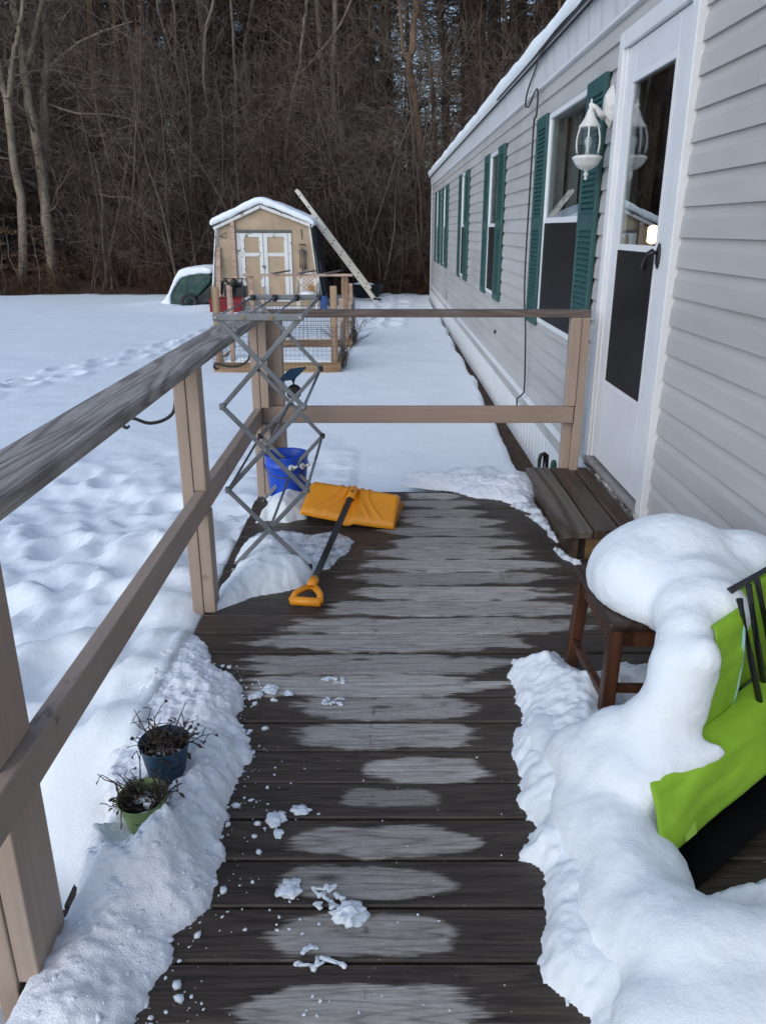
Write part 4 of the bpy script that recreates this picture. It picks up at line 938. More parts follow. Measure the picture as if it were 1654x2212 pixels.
# ================================================================== flower pots
def pot(c, r, h, mat, label, seed, tilt, stems):
    t = thing('flower_pot', label, 'flower pot', c, 'pots on the snow bank')
    rg = random.Random(seed); q = Vector((tilt[0], tilt[1], 1)).normalized().to_track_quat('Z', 'Y').to_matrix()
    def tr(mb): mb.v = [tuple(Vector(c) + q @ (Vector(v))) for v in mb.v]; return mb
    mb = MB(); mb.lathe([(0, 0), (r * .66, 0), (r * .69, .006), (r * .86, h * .62), (r * .93, h * .82), (r * 1.0, h * .985), (r * 1.015, h), (r * .97, h), (r * .90, h * .84), (r * .82, h * .62), (r * .8, h * .6)], (0, 0, 0), 36, closed=True)
    tr(mb).build('pot', mat, t, smooth=True)
    so = MB(); so.lathe([(0, h * .70), (r * .5, h * .72), (r * .86, h * .69), (r * .86, h * .6)], (0, 0, 0), 24, closed=True)
    so.v = [(x, y, z + .006 * rg.uniform(-1, 1)) for x, y, z in so.v]; tr(so).build('soil', M['soil'], t, smooth=True)
    sw = MB()
    for _ in range(7): chunk(sw, (rg.uniform(-.6, .6) * r, rg.uniform(-.6, .6) * r, h * .74), rg.uniform(.008, .022), rg, .5, 2)
    tr(sw).build('snow_dusting', M['snow'], t, smooth=True)
    for (x, y, n, L, lean) in stems:
        mb = MB()
        for k in range(n):
            p = Vector((x + rg.uniform(-.012, .012), y + rg.uniform(-.012, .012), h * .68)); dd = Vector((lean[0] + rg.uniform(-.5, .5), lean[1] + rg.uniform(-.5, .5), 1)).normalized(); l = L * rg.uniform(.4, 1.0); pts = [p]
            for j in range(5):
                p = p + dd * (l / 5); pts.append(p); dd = (dd + Vector((rg.uniform(-.35, .35), rg.uniform(-.35, .35), rg.uniform(-.35, .15)))).normalized()
            mb.tube(pts, [.0028, .0026, .0022, .0018, .0014, .001], 5)
            for j in range(3):
                b = pts[rg.randint(1, 5)]; e = b + Vector((rg.uniform(-1, 1), rg.uniform(-1, 1), rg.uniform(-.4, .8))).normalized() * rg.uniform(.012, .035); mb.tube([b, (b + e) / 2 + Vector((0, 0, .003)), e], [.0016, .0013, .0008], 4)
                if rg.random() < .7:
                    u = (e - b).normalized(); s_ = u.cross(Vector((rg.uniform(-1, 1), rg.uniform(-1, 1), 1))).normalized() * rg.uniform(.003, .006); f = e + u * rg.uniform(.008, .018) + Vector((0, 0, -.006))
                    mb.add([e - u * .004, (e + f) / 2 + s_, f, (e + f) / 2 - s_ + Vector((0, 0, .003))], [(0, 1, 2, 3)])
        tr(mb).build('dead_stems', M['dead'], t, fix=False)
pot((-.583, 1.765, .022), .066, .130, M['pot_blue'], 'dark blue flower pot with upright dead stems in the snow bank', 3, (.02, -.05), [(-.005, .01, 20, .15, (0, 0)), (.035, .0, 14, .11, (.5, 0)), (.0, -.03, 12, .08, (0, -.5)), (.02, .02, 16, .08, (0, 0))])
pot((-.588, 1.592, .012), .061, .108, M['pot_green'], 'light green flower pot half buried in snow beside the blue one', 5, (-.03, -.08), [(-.025, .01, 12, .14, (-.6, .1)), (.03, .02, 18, .08, (.2, .2)), (-.03, -.02, 16, .07, (-.2, -.2))])

# ================================================================== stool and folded chair
sto = thing('wooden_stool', 'dark brown wooden stool buried under a thick cap of snow', 'stool', (.83, 2.15, 0))
sx0, sx1, sy0, sy1 = .625, 1.03, 1.945, 2.36
MB().box(sx0, sx1, sy0, sy1, .372, .402).build('seat', M['stool_seat'], sto, bevel=.010)
for a, b in (((sx0 + .03, sy0 + .028), (sx1 - .03, sy0 + .028)), ((sx0 + .03, sy1 - .028), (sx1 - .03, sy1 - .028))): MB().box(a[0], b[0], a[1] - .01, a[1] + .01, .318, .3715).build('apron', M['stool'], sto, bevel=.003)
for x in (sx0 + .028, sx1 - .028): MB().box(x - .01, x + .01, sy0 + .04, sy1 - .04, .318, .3715).build('apron', M['stool'], sto, bevel=.003)
LG = [((sx0 + .03, sy0 + .03), (sx0 + .022, sy0 + .022)), ((sx1 - .03, sy0 + .03), (sx1 - .01, sy0 + .012)), ((sx0 + .03, sy1 - .03), (sx0 + .008, sy1 - .022)), ((sx1 - .03, sy1 - .03), (sx1 - .01, sy1 - .01))]
for (a, b) in LG: MB().bar((b[0], b[1], .002), (a[0], a[1], .3715), .040, .040, (0, 1, 0)).build('leg', M['stool'], sto, bevel=.004)
for i, j in ((0, 2), (1, 3)): MB().bar((LG[i][1][0] + .004, LG[i][1][1] + .02, .135), (LG[j][1][0] + .004, LG[j][1][1] - .02, .135), .022, .024).build('stretcher', M['stool'], sto, bevel=.003)
MB().bar((LG[0][1][0] + .02, LG[0][1][1] + .004, .18), (LG[1][1][0] - .02, LG[1][1][1] + .004, .18), .022, .024).build('stretcher', M['stool'], sto, bevel=.003)

ch = thing('camping_chair', 'folded lime green camping chair with black tubes leaning in the snow', 'chair', (.85, 1.6, 0))
B0 = Vector((.667, 1.438, .085)); C0 = Vector((.955, 1.625, .155)); cdir = (C0 - B0).normalized()
def ribbon(name, prof, s0, s1, mat, par, sag=.012, seed=0, th=.004, shift=Vector((0, 0, 0)), n=36):
    # prof: offsets from the line B0-C0; swept along it with gentle wrinkles
    m = 44; P = [Vector(p) for p in prof]; L = [0]
    for a, b in zip(P[:-1], P[1:]): L.append(L[-1] + (b - a).length)
    def at(s):
        for k in range(len(P) - 1):
            if s <= L[k + 1] + 1e-9: return P[k].lerp(P[k + 1], (s - L[k]) / (L[k + 1] - L[k]))
        return P[-1]
    sm = [at(L[-1] * j / (m - 1)) for j in range(m)]
    for _ in range(3): sm = [sm[0]] + [(sm[j - 1] + sm[j] * 2 + sm[j + 1]) / 4 for j in range(1, m - 1)] + [sm[-1]]
    mb = MB()
    for i in range(n):
        s = s0 + (s1 - s0) * i / (n - 1)
        for j in range(m):
            p = B0 + cdir * s + sm[j] + shift; w_ = float(fbm(np.array([s * 6]), np.array([j * .12]), 0, 1.2, 3, seed)[0]) * sag
            mb.v.append(tuple(p + Vector((-.3, -.8, .4)) * w_))
    mb.f = [(i * m + j, i * m + j + 1, (i + 1) * m + j + 1, (i + 1) * m + j) for i in range(n - 1) for j in range(m - 1)]
    o = mb.build(name, mat, par, smooth=True, fix=False); x = o.modifiers.new('t', 'SOLIDIFY'); x.thickness = th; return o, sm
seat, smp = ribbon('seat_fabric', [(.03, .085, -.03), (.01, .03, -.022), (0, 0, 0), (0, .018, .045), (0, .06, .098), (0, .11, .128), (.0, .165, .145)], -.05, .55, M['lime'], ch, .020, 3)
back, smb = ribbon('back_fabric', [(0, .150, .143), (.0, .138, .20), (.0, .142, .30), (.0, .162, .385), (.0, .182, .402), (.0, .205, .38)], .165, .275, M['lime'], ch, .018, 7)
back2, smb2 = ribbon('back_fabric', [(0, .20, .12), (.0, .215, .22), (.0, .23, .33), (.0, .238, .40), (.0, .255, .395)], .315, .60, M['lime'], ch, .012, 9)
tg = MB(); p = B0 + cdir * .055 + Vector((0, .016, .018)); a_ = cdir * .020; b_ = Vector((0, .016, .018)); tg.add([p - a_ - b_ + Vector((0, -.011, .010)), p + a_ - b_ + Vector((0, -.011, .010)), p + a_ + b_ + Vector((0, -.011, .010)), p - a_ + b_ + Vector((0, -.011, .010))], [(0, 1, 2, 3)]); tg.build('sewn_tag', M['lime_tag'], seat)
for s, smx in ((.275, smb), (.315, smb2)):
    pp = MB(); pp.tube([B0 + cdir * s + q + Vector((0, -.004, .002)) for q in smx[::2]], .0045, 8); pp.build('piping', M['piping'], ch, smooth=True)
for a, b, r in (((.245, .165, .445), (.375, .10, .10), .0085), ((.285, .178, .46), (.43, .14, .08), .0085), ((.34, .20, .44), (.50, .16, .08), .0085)):
    t_ = MB(); p = B0 + cdir * a[0] + Vector((0, a[1], a[2])); q = B0 + cdir * b[0] + Vector((0, b[1], b[2])); t_.tube([p, p.lerp(q, .5), q], r, 12)
    t_.build('tube', M['black'], ch, smooth=True)
t_ = MB(); t_.tube([B0 + cdir * .26 + Vector((0, .24, .425)), B0 + cdir * .62 + Vector((0, .25, .40))], .009, 12); t_.build('tube', M['black'], ch, smooth=True)
ribbon('hollow_shade_sheet', [(.02, .07, -.025), (.03, .10, -.055), (.03, .10, -.079), (.02, .02, -.081), (.03, -.045, -.080)], -.0, .55, M['hollow_shade'], ch, .008, 13)  # added black sheet on the boards, imitating deep shade in the hollow

# ================================================================== on the wall: lantern, cables, lamp inside, tap handle
ln = thing('wall_lantern', 'white glazed carriage lantern on the wall beside the door', 'lamp', (WX, 4.5, 2.0))
AX, AY = 1.066, 4.5; n8 = 8
pl = MB(); pl.tube([(WX - .019, AY, 2.02), (WX - .026, AY, 2.02), (WX - .036, AY, 2.02), (WX - .048, AY, 2.02)], [.062, .062, .050, .030], 8)
pl.v = [(WX - .019 - (WX - .019 - x) * 1.7, y, 2.02 + (z - 2.02) * 1.7) for x, y, z in pl.v]; pl.build('wall_plate', M['lamp_white'], ln, bevel=.003)
ar = MB(); ar.tube([(WX - .045, AY, 1.985), (WX - .065, AY, 1.975), (WX - .09, AY, 1.99), (WX - .112, AY, 2.015), (AX, AY, 2.022)], [.034, .024, .017, .013, .015], 10)
ar.build('arm', M['lamp_white'], ln, smooth=True)
tp = MB(); tp.lathe([(.0, 2.056), (.005, 2.052), (.006, 2.044), (.004, 2.040), (.010, 2.034), (.013, 2.026), (.009, 2.014), (.013, 2.008), (.016, 2.0), (.030, 1.965), (.046, 1.940), (.054, 1.932), (.055, 1.922), (.048, 1.920), (.0, 1.921)], (AX, AY, 0), 16, closed=True); tp.build('cap', M['lamp_white'], ln, smooth=True)
cg = MB()
def lr(z): t = (z - 1.79) / (1.922 - 1.79); return .058 + .012 * math.sin(PI * min(max(t, 0), 1)) - .006 * t
for k in range(6):
    t = 2 * PI * k / 6 + .26; cg.tube([(AX + lr(z) * math.cos(t), AY + lr(z) * math.sin(t), z) for z in np.linspace(1.786, 1.924, 9)], .0045, 6)
cg.build('cage', M['lamp_white'], ln, smooth=True)
for k in range(6):
    t0, t1 = 2 * PI * k / 6 + .26, 2 * PI * (k + 1) / 6 + .26; g = MB(); zs = np.linspace(1.788, 1.922, 7)
    for z in zs: g.v += [(AX + (lr(z) - .004) * math.cos(t0), AY + (lr(z) - .004) * math.sin(t0), z), (AX + (lr(z) - .004) * math.cos(t1), AY + (lr(z) - .004) * math.sin(t1), z)]
    g.f = [(2 * i, 2 * i + 1, 2 * i + 3, 2 * i + 2) for i in range(6)]; g.build('pane', M['lamp_glass'], ln, smooth=True)
bw = MB(); bw.lathe([(.0, 1.790), (.060, 1.790), (.066, 1.788), (.076, 1.782), (.077, 1.774), (.070, 1.768), (.066, 1.758), (.054, 1.740), (.036, 1.726), (.018, 1.720), (.010, 1.714), (.008, 1.708), (.013, 1.702), (.012, 1.694), (.006, 1.688), (.009, 1.680), (.004, 1.672), (.0, 1.668)], (AX, AY, 0), 20, closed=True); bw.build('bowl', M['lamp_white'], ln, smooth=True)
bu = MB(); bu.lathe([(.0, 1.882), (.014, 1.876), (.020, 1.86), (.018, 1.84), (.012, 1.825), (.012, 1.79)], (AX, AY, 0), 12, closed=True); bu.build('bulb', M['grip_white'], ln, smooth=True)

def cable(name, pts, r, label):
    P = [Vector(p) for p in pts]; c = []
    for i in range(len(P) - 1):
        p0, p1, p2, p3 = P[max(i - 1, 0)], P[i], P[i + 1], P[min(i + 2, len(P) - 1)]
        for k in range(6):
            t = k / 6; c.append(.5 * ((2 * p1) + (p2 - p0) * t + (2 * p0 - 5 * p1 + 4 * p2 - p3) * t * t + (3 * p1 - p0 - 3 * p2 + p3) * t ** 3))
    mb = MB(); mb.tube(c + [P[-1]], r, 6); return tag(mb.build(name, M['cord'], smooth=True), label, 'cable')
wx = WX - .062
cable('cable', [(WX - .100, 2.6, 2.60), (WX - .098, 4.0, 2.592), (WX - .1, 5.2, 2.597), (WX - .098, 6.2, 2.585), (wx, 6.65, 2.55), (wx, 6.95, 2.45), (wx, 7.02, 2.36), (wx, 6.85, 2.33), (wx, 6.66, 2.39), (wx, 6.53, 2.40), (wx, 6.48, 2.34), (wx, 6.50, 2.22), (wx, 6.585, 2.18), (wx, 6.59, 1.8), (wx, 6.60, 1.2), (wx, 6.55, .9), (wx, 6.42, .68), (wx + .02, 6.42, .22), (wx, 6.40, .15), (wx - .01, 6.55, .09), (wx, 6.62, .04), (wx, 6.6, -.05)], .0065, 'thin black cable drooping from the eave down past the shutter to the skirting')
cable('cable', [(WX - .105, 2.4, 2.585), (WX - .108, 3.6, 2.612), (WX - .107, 4.6, 2.585), (WX - .105, 5.6, 2.61), (WX - .1, 6.6, 2.6), (WX - .098, 8.5, 2.60)], .008, 'black cable strung straight along under the roof edge')
cable('cable', [(WX - .112, 2.4, 2.62), (WX - .112, 3.4, 2.60), (WX - .115, 4.4, 2.615), (WX - .11, 5.4, 2.59), (WX - .105, 6.3, 2.605)], .006, 'loose black cable bundled with another under the near roof edge')
lm = thing('table_lamp', 'glowing warm lamp inside the house seen through the door glass', 'lamp', (1.55, 4.807, 1.2))
g = MB(); g.ball((1.55, 4.807, 1.398), (.042, .042, .052), 3); g.build('shade', M['glow'], lm, smooth=True)
g = MB(); g.lathe([(.05, 1.16), (.05, 1.175), (.012, 1.19), (.012, 1.345), (.0, 1.348)], (1.55, 4.807, 0), 12, closed=True); g.build('stand', M['black'], lm)
th = thing('side_table', 'dark wooden table inside the house under the glowing lamp', 'table', (1.6, 4.8, .16))
MB().box(1.40, 1.85, 4.62, 5.2, 1.13, 1.159).build('table_top', M['stool'], th)
for x in (1.43, 1.82):
    for y in (4.65, 5.17): MB().box(x - .02, x + .02, y - .02, y + .02, .161, 1.129).build('leg', M['stool'], th)
hs = MB(); hs.tube([(.948, 4.60, -.20), (.948, 4.60, .11), (.955, 4.60, .142), (.975, 4.60, .150), (.992, 4.60, .138), (.995, 4.60, .05)], [.012, .012, .012, .012, .012, .010], 8); hs.tube([(.975, 4.60, .146), (.975, 4.60, -.1)], .008, 6)
tag(hs.build('shovel_handle', M['black'], smooth=True), 'black grip handle poking up behind the far end of the step', 'handle')
hs = MB(); hs.lathe([(.0, .105), (.010, .102), (.016, .092), (.020, .08), (.020, -.2), (.0, -.2)], (1.04, 4.62, 0), 12, closed=True)
tag(hs.build('stake', M['garden_green'], smooth=True), 'green topped stake beside the black handle behind the step', 'stake')

# ================================================================== the yard: shed and the clutter round it
YS, YE, GZ = 18.5, 21.0, -.30
shed = thing('garden_shed', 'tan barn-shaped garden shed with peeling white double doors', 'shed', (-2.65, 19.7, GZ))
out = [(-3.86, GZ), (-3.665, 1.49), (-2.68, 1.925), (-1.605, 1.535), (-1.40, GZ)]
fw_ = MB(); fw_.prism(out, 'y', YS, YS + .05); fw_.build('front_wall', M['shed_tan'], shed)
MB().prism(out, 'y', YE - .05, YE).build('back_wall', M['shed_tan'], shed)
def slope(p, q, t0, t1, name, mat):
    a, b = Vector((p[0], 0, p[1])), Vector((q[0], 0, q[1])); d_ = (b - a).normalized(); n_ = Vector((-d_.z, 0, d_.x))
    if n_.z < 0 or (abs(n_.z) < .3 and n_.x * (p[0] + 2.65) < 0): n_ = -n_
    poly = [a + n_ * t0, b + n_ * t0, b + n_ * t1, a + n_ * t1]
    MB().prism([(v.x, v.z) for v in poly], 'y', YS - .10, YE + .1).build(name, mat, shed)
slope((-3.75, 1.455), out[2], .002, .03, 'roof', M['roof_felt']); slope(out[2], (-1.52, 1.502), .002, .03, 'roof', M['roof_felt'])
slope(out[0], out[1], .002, .022, 'side_wall', M['shed_white']); slope(out[4], out[3], .002, .03, 'side_wall', M['roof_black'])
for p, q in (((-3.85, GZ + .3), (-3.67, 1.46)), ((-1.415, GZ + .3), (-1.615, 1.50))):
    MB().bar((p[0], YS - .014, p[1]), (q[0], YS - .014, q[1]), .07, .024, (0, 1, 0)).build('corner_trim', M['shed_white'], shed)
for p, q in (((-3.73, 1.435), (-2.68, 1.895)), ((-2.68, 1.895), (-1.54, 1.483))):
    MB().bar((p[0], YS - .085, p[1]), (q[0], YS - .085, q[1]), .07, .024, (0, 1, 0)).build('barge_board', M['shed_white'], shed)
MB().box(-3.245, -2.03, YS - .04, YS - .002, 1.342, 1.405).build('lintel', M['shed_grey'], shed, bevel=.004)
for x0, x1 in ((-3.245, -3.165), (-2.105, -2.03)): MB().box(x0, x1, YS - .032, YS - .002, -.14, 1.34).build('door_jamb', M['shed_white'], shed, bevel=.004)
for x0, x1 in ((-3.160, -2.662), (-2.650, -2.110)):
    dp = MB().box(x0, x1, YS - .022, YS - .003, -.13, 1.335).build('door', M['shed_tan'], shed)
    f = MB(); s = .085
    f.box(x0, x0 + s, YS - .042, YS - .0225, -.13, 1.335); f.box(x1 - s, x1, YS - .042, YS - .0225, -.13, 1.335)
    f.build('stile', M['shed_white'], dp, bevel=.003)
    f = MB(); f.box(x0 + s, x1 - s, YS - .040, YS - .0225, 1.255, 1.335); f.box(x0 + s, x1 - s, YS - .040, YS - .0225, .845, .925); f.box(x0 + s, x1 - s, YS - .040, YS - .0225, -.13, -.02)
    f.build('door_rail', M['shed_white'], dp, bevel=.003)
hp = MB(); hp.box(-2.70, -2.62, YS - .052, YS - .043, .60, .66); hp.tube([(-2.655, YS - .06, .645), (-2.655, YS - .075, .62), (-2.655, YS - .06, .585)], .012, 6); hp.build('hasp', M['grey_box'], shed)
for z in (.30, 1.0): MB().box(-3.60, -3.55, YS - .006, YS - .001, z, z + .012).build('batten_nail', M['grey_box'], shed)
# snow on the shed roof
pr = [(-3.80, 1.47), (-3.815, 1.55), (-3.76, 1.63), (-3.2, 1.88), (-2.80, 2.055), (-2.68, 2.085), (-2.5, 2.04), (-1.9, 1.80), (-1.56, 1.64), (-1.50, 1.57), (-1.50, 1.50), (-2.0, 1.70), (-2.68, 1.945), (-3.2, 1.73)]
mb = MB(); mb.prism(pr, 'y', YS - .15, YE + .1)
tag(finish('shed_roof_snow', remesh(mb, .035, 5, .03, 3, .006, 14, 211), M['snow'], smooth=True), 'white snow slab capping the tan shed roof', 'snow')

def board(label, a, b, w_, t_, mat='raw_wood', name='board', up=(0, 1, 0), cat='board'):
    return tag(MB().bar(a, b, w_, t_, up).build(name, M[mat], bevel=.004), label, cat)
board('upright raw plank leaning on the shed front left of its doors', (-3.30, YS - .14, GZ), (-3.315, YS - .06, 1.66), .085, .04, 'pink_wood')
board('short pale plank leaning on the left corner of the shed', (-3.68, YS - .30, GZ), (-3.665, YS - .04, 1.05), .10, .03, 'pink_wood')
# wind chime and hanging ironwork on the shed
wc = thing('wind_chime', 'grey tubular wind chime hanging right of the shed doors', 'wind chime', (-1.78, YS - .06, .55))
MB().bar((-1.86, YS - .06, 1.098), (-1.71, YS - .06, 1.098), .02, .022, (0, 0, 1)).build('hanger', M['bark_dark'], wc)
for i, (x, z0, z1) in enumerate(((-1.845, .60, .99), (-1.80, .53, 1.02), (-1.755, .55, 1.0), (-1.722, .58, .97))):
    m_ = MB(); m_.tube([(x, YS - .06, z0), (x, YS - .06, z1)], .017, 8); m_.tube([(x, YS - .06, z1), (x, YS - .06, 1.09)], .003, 4); m_.build('tube', M['chime'], wc, smooth=True)
hk = MB(); hk.tube([(-1.80, YS - .01, 1.42), (-1.81, YS - .03, 1.36), (-1.79, YS - .03, 1.31), (-1.80, YS - .03, 1.24), (-1.785, YS - .03, 1.20)], .009, 6); tag(hk.build('wall_hook', M['iron']), 'small rusty hook high on the right of the shed front', 'hook')
hk = MB(); hk.tube([(-3.60, YS - .02, 1.26), (-3.48, YS - .03, 1.36), (-3.46, YS - .03, 1.24), (-3.60, YS - .02, 1.26)], .008, 6); tag(hk.build('wall_bracket', M['iron']), 'thin triangular iron bracket on the left of the shed front', 'bracket')
# extension ladder leaning on the shed's right eave
ld = thing('extension_ladder', 'aluminium extension ladder leaning on the right eave of the shed', 'ladder', (-.15, 19.7, GZ))
A = Vector((-.13, 0, -.27)); B = Vector((-2.06, 0, 2.225)); u = (B - A).normalized()
def ladder(y0, y1, t0, t1, wd, off, nm):
    a, b = A.lerp(B, t0), A.lerp(B, t1); nrm = Vector((-u.z, 0, u.x)); nrm = -nrm if nrm.z < 0 else nrm
    for y in (y0, y1):
        o = MB().bar((a.x + nrm.x * off, y, a.z + nrm.z * off), (b.x + nrm.x * off, y, b.z + nrm.z * off), .024, wd, (0, 1, 0))
        m_ = MB(); p0 = Vector((a.x, y, a.z)) + nrm * off; p1 = Vector((b.x, y, b.z)) + nrm * off; m_.bar(p0, p1, wd, .024, (0, 1, 0))
        st_ = m_.build('stile', M['aluminium'], ld, bevel=.004)
    n_ = int((b - a).length / .30)
    for i in range(n_):
        p = a.lerp(b, (i + .5) / n_) + nrm * off; r_ = MB(); r_.tube([(p.x, y0 - .016, p.z), (p.x, y1 + .016, p.z)], .017, 8); r_.build(nm, M['engine'], ld, smooth=True)
ladder(19.5, 19.9, 0, .80, .085, .0, 'rung'); ladder(19.53, 19.87, .12, 1.0, .075, .075, 'rung')
MB().bar(A + Vector((-.09, 19.48, .12)), A + Vector((.09, 19.48, .10)), .03, .05).build('foot', M['rubber'], ld)
for i, (p, q, r, lb) in enumerate((((-.78, 20.1, GZ), (-1.62, 19.2, 1.25), .014, 'long thin pole leaning on the shed beneath the ladder'), ((-1.02, 19.0, GZ), (-1.50, 18.75, .85), .016, 'grey metal pole leaning on the dark shed side'), ((-1.22, 18.6, GZ), (-1.44, 18.58, .72), .026, 'short grey post leaning at the right corner of the shed'))):
    m_ = MB(); m_.tube([p, q], r, 8); tag(m_.build('pole', M['bark_grey'] if i == 0 else M['chime'], smooth=True), lb, 'pole')
# black tub with snow and twigs by the ladder foot
tb = thing('black_tub', 'black plastic tub with snow in it behind the ladder foot', 'tub', (-.40, 20.9, -.25))
mb = MB(); mb.lathe([(.0, .0), (.26, .0), (.36, .33), (.385, .335), (.385, .355), (.35, .355), (.25, .03), (0, .03)], (0, 0, 0), 24, closed=True); mb.v = [(-.42 + x * 1.15, 20.9 + y, -.25 + z) for x, y, z in mb.v]; mb.build('tub', M['tub'], tb, smooth=True)
mb = MB(); mb.ball((-.50, 20.9, .04), (.30, .30, .10), 3); tag(finish('tub_snow', remesh(mb, .03, 3, .03, 6, 0, 0, 221), M['snow'], smooth=True), 'snow heaped inside the black tub', 'snow')
mb = MB(); rg = random.Random(8)
for _ in range(16):
    p = Vector((-.1 + rg.uniform(-.2, .3), 21.4, .05)); e = p + Vector((rg.uniform(.2, 1.1), rg.uniform(-.3, .3), rg.uniform(-.05, .55))); mb.tube([p, (p + e) / 2 + Vector((0, 0, .05)), e], [.012, .009, .005], 5)
tag(mb.build('brush_pile', M['bark_dark']), 'dark pile of cut sticks behind the black tub', 'brush')
# green tarp over a tipped cart
tc = thing('tarped_cart', 'tipped cart under a dark green tarp beside the shed', 'cart', (-4.4, 18.8, GZ))
mb = MB()
pf = [((-5.02, -.30), (-4.90, .05), (-4.70, .36), (-4.55, .44)), ((-4.80, -.32), (-4.62, .06), (-4.2, .42), (-3.95, .50)), ((-4.55, -.30), (-4.35, -.02), (-4.0, .30), (-3.84, .42))]
cs = MB(); cs.prism([(-4.86, -.30), (-4.85, .04), (-4.70, .33), (-4.58, .46), (-4.05, .50), (-3.87, .42), (-3.95, .26), (-4.22, -.02), (-4.48, -.22), (-4.74, -.31)], 'y', 18.62, 19.5)
tarp = finish('tarp', remesh(cs, .028, 6, .035, 4, .008, 16, 231), M['tarp'], tc, smooth=True); tarp.location = -tc.location
cs = MB(); cs.prism([(-4.66, -.30), (-4.40, -.16), (-4.18, .02), (-3.92, .27), (-3.80, .40), (-3.74, .36), (-3.78, -.1), (-4.3, -.30)], 'y', 18.66, 19.4)
o = finish('tarp_fold', remesh(cs, .03, 4, .03, 5, 0, 0, 233), M['tarp_dark'], tarp, smooth=True)
wl = thing('cart_wheel', '', '', (0, 0, 0)); bpy.data.objects.remove(wl)
def torus(c, Rr, r, axis, n=24, m=8):
    mb = MB(); ax = Vector(axis).normalized(); _, a, b = frame(ax)
    for i in range(n):
        t = 2 * PI * i / n; rd = a * math.cos(t) + b * math.sin(t)
        for j in range(m):
            s = 2 * PI * j / m; mb.v.append(tuple(Vector(c) + rd * (Rr + r * math.cos(s)) + ax * (r * math.sin(s))))
    mb.f = [(i * m + j, i * m + (j + 1) % m, ((i + 1) % n) * m + (j + 1) % m, ((i + 1) % n) * m + j) for i in range(n) for j in range(m)]
    return mb
wc_ = Vector((-4.42, 18.5, -.15)); wh = torus(wc_, .155, .03, (.25, -1, .2)).build('wheel', M['rubber'], tc, smooth=True)
rm = torus(wc_, .12, .010, (.25, -1, .2), 20, 6); _, a_, b_ = frame(Vector((.25, -1, .2)))
for k in range(9): t = 2 * PI * k / 9; rm.tube([wc_, wc_ + (a_ * math.cos(t) + b_ * math.sin(t)) * .12], .004, 4)
rm.build('rim', M['wire'], wh, smooth=True)
mb = MB(); mb.prism([(-5.20, -.34), (-5.02, -.1), (-4.86, .12), (-4.74, .36), (-4.62, .54), (-4.35, .62), (-4.02, .63), (-3.86, .55), (-3.90, .46), (-4.2, .46), (-4.56, .40), (-4.74, .18), (-4.83, .0), (-4.88, -.34)], 'y', 18.55, 19.5)
tag(finish('tarp_snow', remesh(mb, .035, 7, .035, 4, .006, 16, 241), M['snow'], smooth=True), 'snow sliding off the green tarp beside the shed', 'snow')
# snow blower
sb = thing('snow_blower', 'red snow blower with black engine in front of the shed', 'snow blower', (-3.3, 17.4, GZ))
mb = MB(); n = 8
mb.prism([(17.15, -.28), (17.08, .02), (17.2, .06), (17.55, .05), (17.6, -.28), (17.55, -.30), (17.2, -.2), (17.22, -.28)], 'x', -3.66, -2.98); mb.build('auger_housing', M['red'], sb, bevel=.012)
au = MB(); au.tube([(-3.62, 17.3, -.14), (-3.02, 17.3, -.14)], .03, 8)
for k in range(24): t = k * .7; au.bar((-3.6 + k * .024, 17.3, -.14), (-3.6 + k * .024, 17.3 + .13 * math.cos(t), -.14 + .13 * math.sin(t)), .02, .02)
au.build('auger', M['engine'], sb)
eg = MB(); eg.box(-3.32, -2.96, 17.5, 17.9, .02, .26); eg.box(-3.42, -3.30, 17.5, 17.8, .06, .30); eg.box(-3.22, -3.04, 17.52, 17.8, .26, .34); eg.build('engine', M['engine'], sb, bevel=.03)
ca = MB(); ca.tube([(-3.26, 17.45, .03), (-3.24, 17.45, .20), (-3.20, 17.42, .34), (-3.14, 17.36, .40)], [.075, .07, .065, .06], 12); ca.build('chute', M['engine'], sb, smooth=True)
hb = MB()
for x in (-3.50, -3.10): hb.tube([(x, 17.7, .0), (x, 17.95, .30), (x, 18.12, .40)], .014, 8)
hb.tube([(-3.52, 18.1, .39), (-3.08, 18.1, .39)], .014, 8); hb.build('handlebar', M['engine'], sb, smooth=True)
for x in (-3.62, -3.06):
    w_ = torus((x, 17.75, -.14), .12, .045, (1, 0, 0)).build('wheel', M['rubber'], sb, smooth=True)
bb = MB(); bb.tube([(-3.49, 17.62, .10), (-3.46, 17.60, .36), (-3.36, 17.58, .38), (-3.30, 17.6, .30)], [.03, .035, .03, .02], 8); bb.build('muffler', M['engine'], sb, smooth=True)
# plastic lattice chair
pc = thing('patio_chair', 'tan plastic chair with lattice back in front of the shed', 'chair', (-1.64, 17.75, GZ))
bf = MB(); x0, x1, z0, z1, y = -1.86, -1.41, .10, .50, 17.95
bf.tube([(x0, y - .02, z0), (x0 + .005, y, z1 - .08), (x0 + .05, y + .02, z1 - .02), ((x0 + x1) / 2, y + .03, z1 + .02), (x1 - .05, y + .02, z1 - .02), (x1 - .005, y, z1 - .08), (x1, y - .02, z0)], .022, 8); bf.build('back_frame', M['pchair'], pc, smooth=True)
la = MB()
for k in range(-4, 6):
    for sg in (-1, 1):
        a = Vector((x0 + .06 + (k * .09 if sg > 0 else .33 - k * .09), y + .012, z0)); b = a + Vector((sg * .36, .012, .36))
        if sg > 0: s0, s1 = max(0, (x0 + .08 - a.x) / .36), min(1, (x1 - .08 - a.x) / .36)
        else: s0, s1 = max(0, (a.x - (x1 - .08)) / .36), min(1, (a.x - (x0 + .08)) / .36)
        if s1 > s0 + .05: la.bar(a.lerp(b, s0), a.lerp(b, s1), .014, .014)
la.build('back_lattice', M['pchair'], pc)
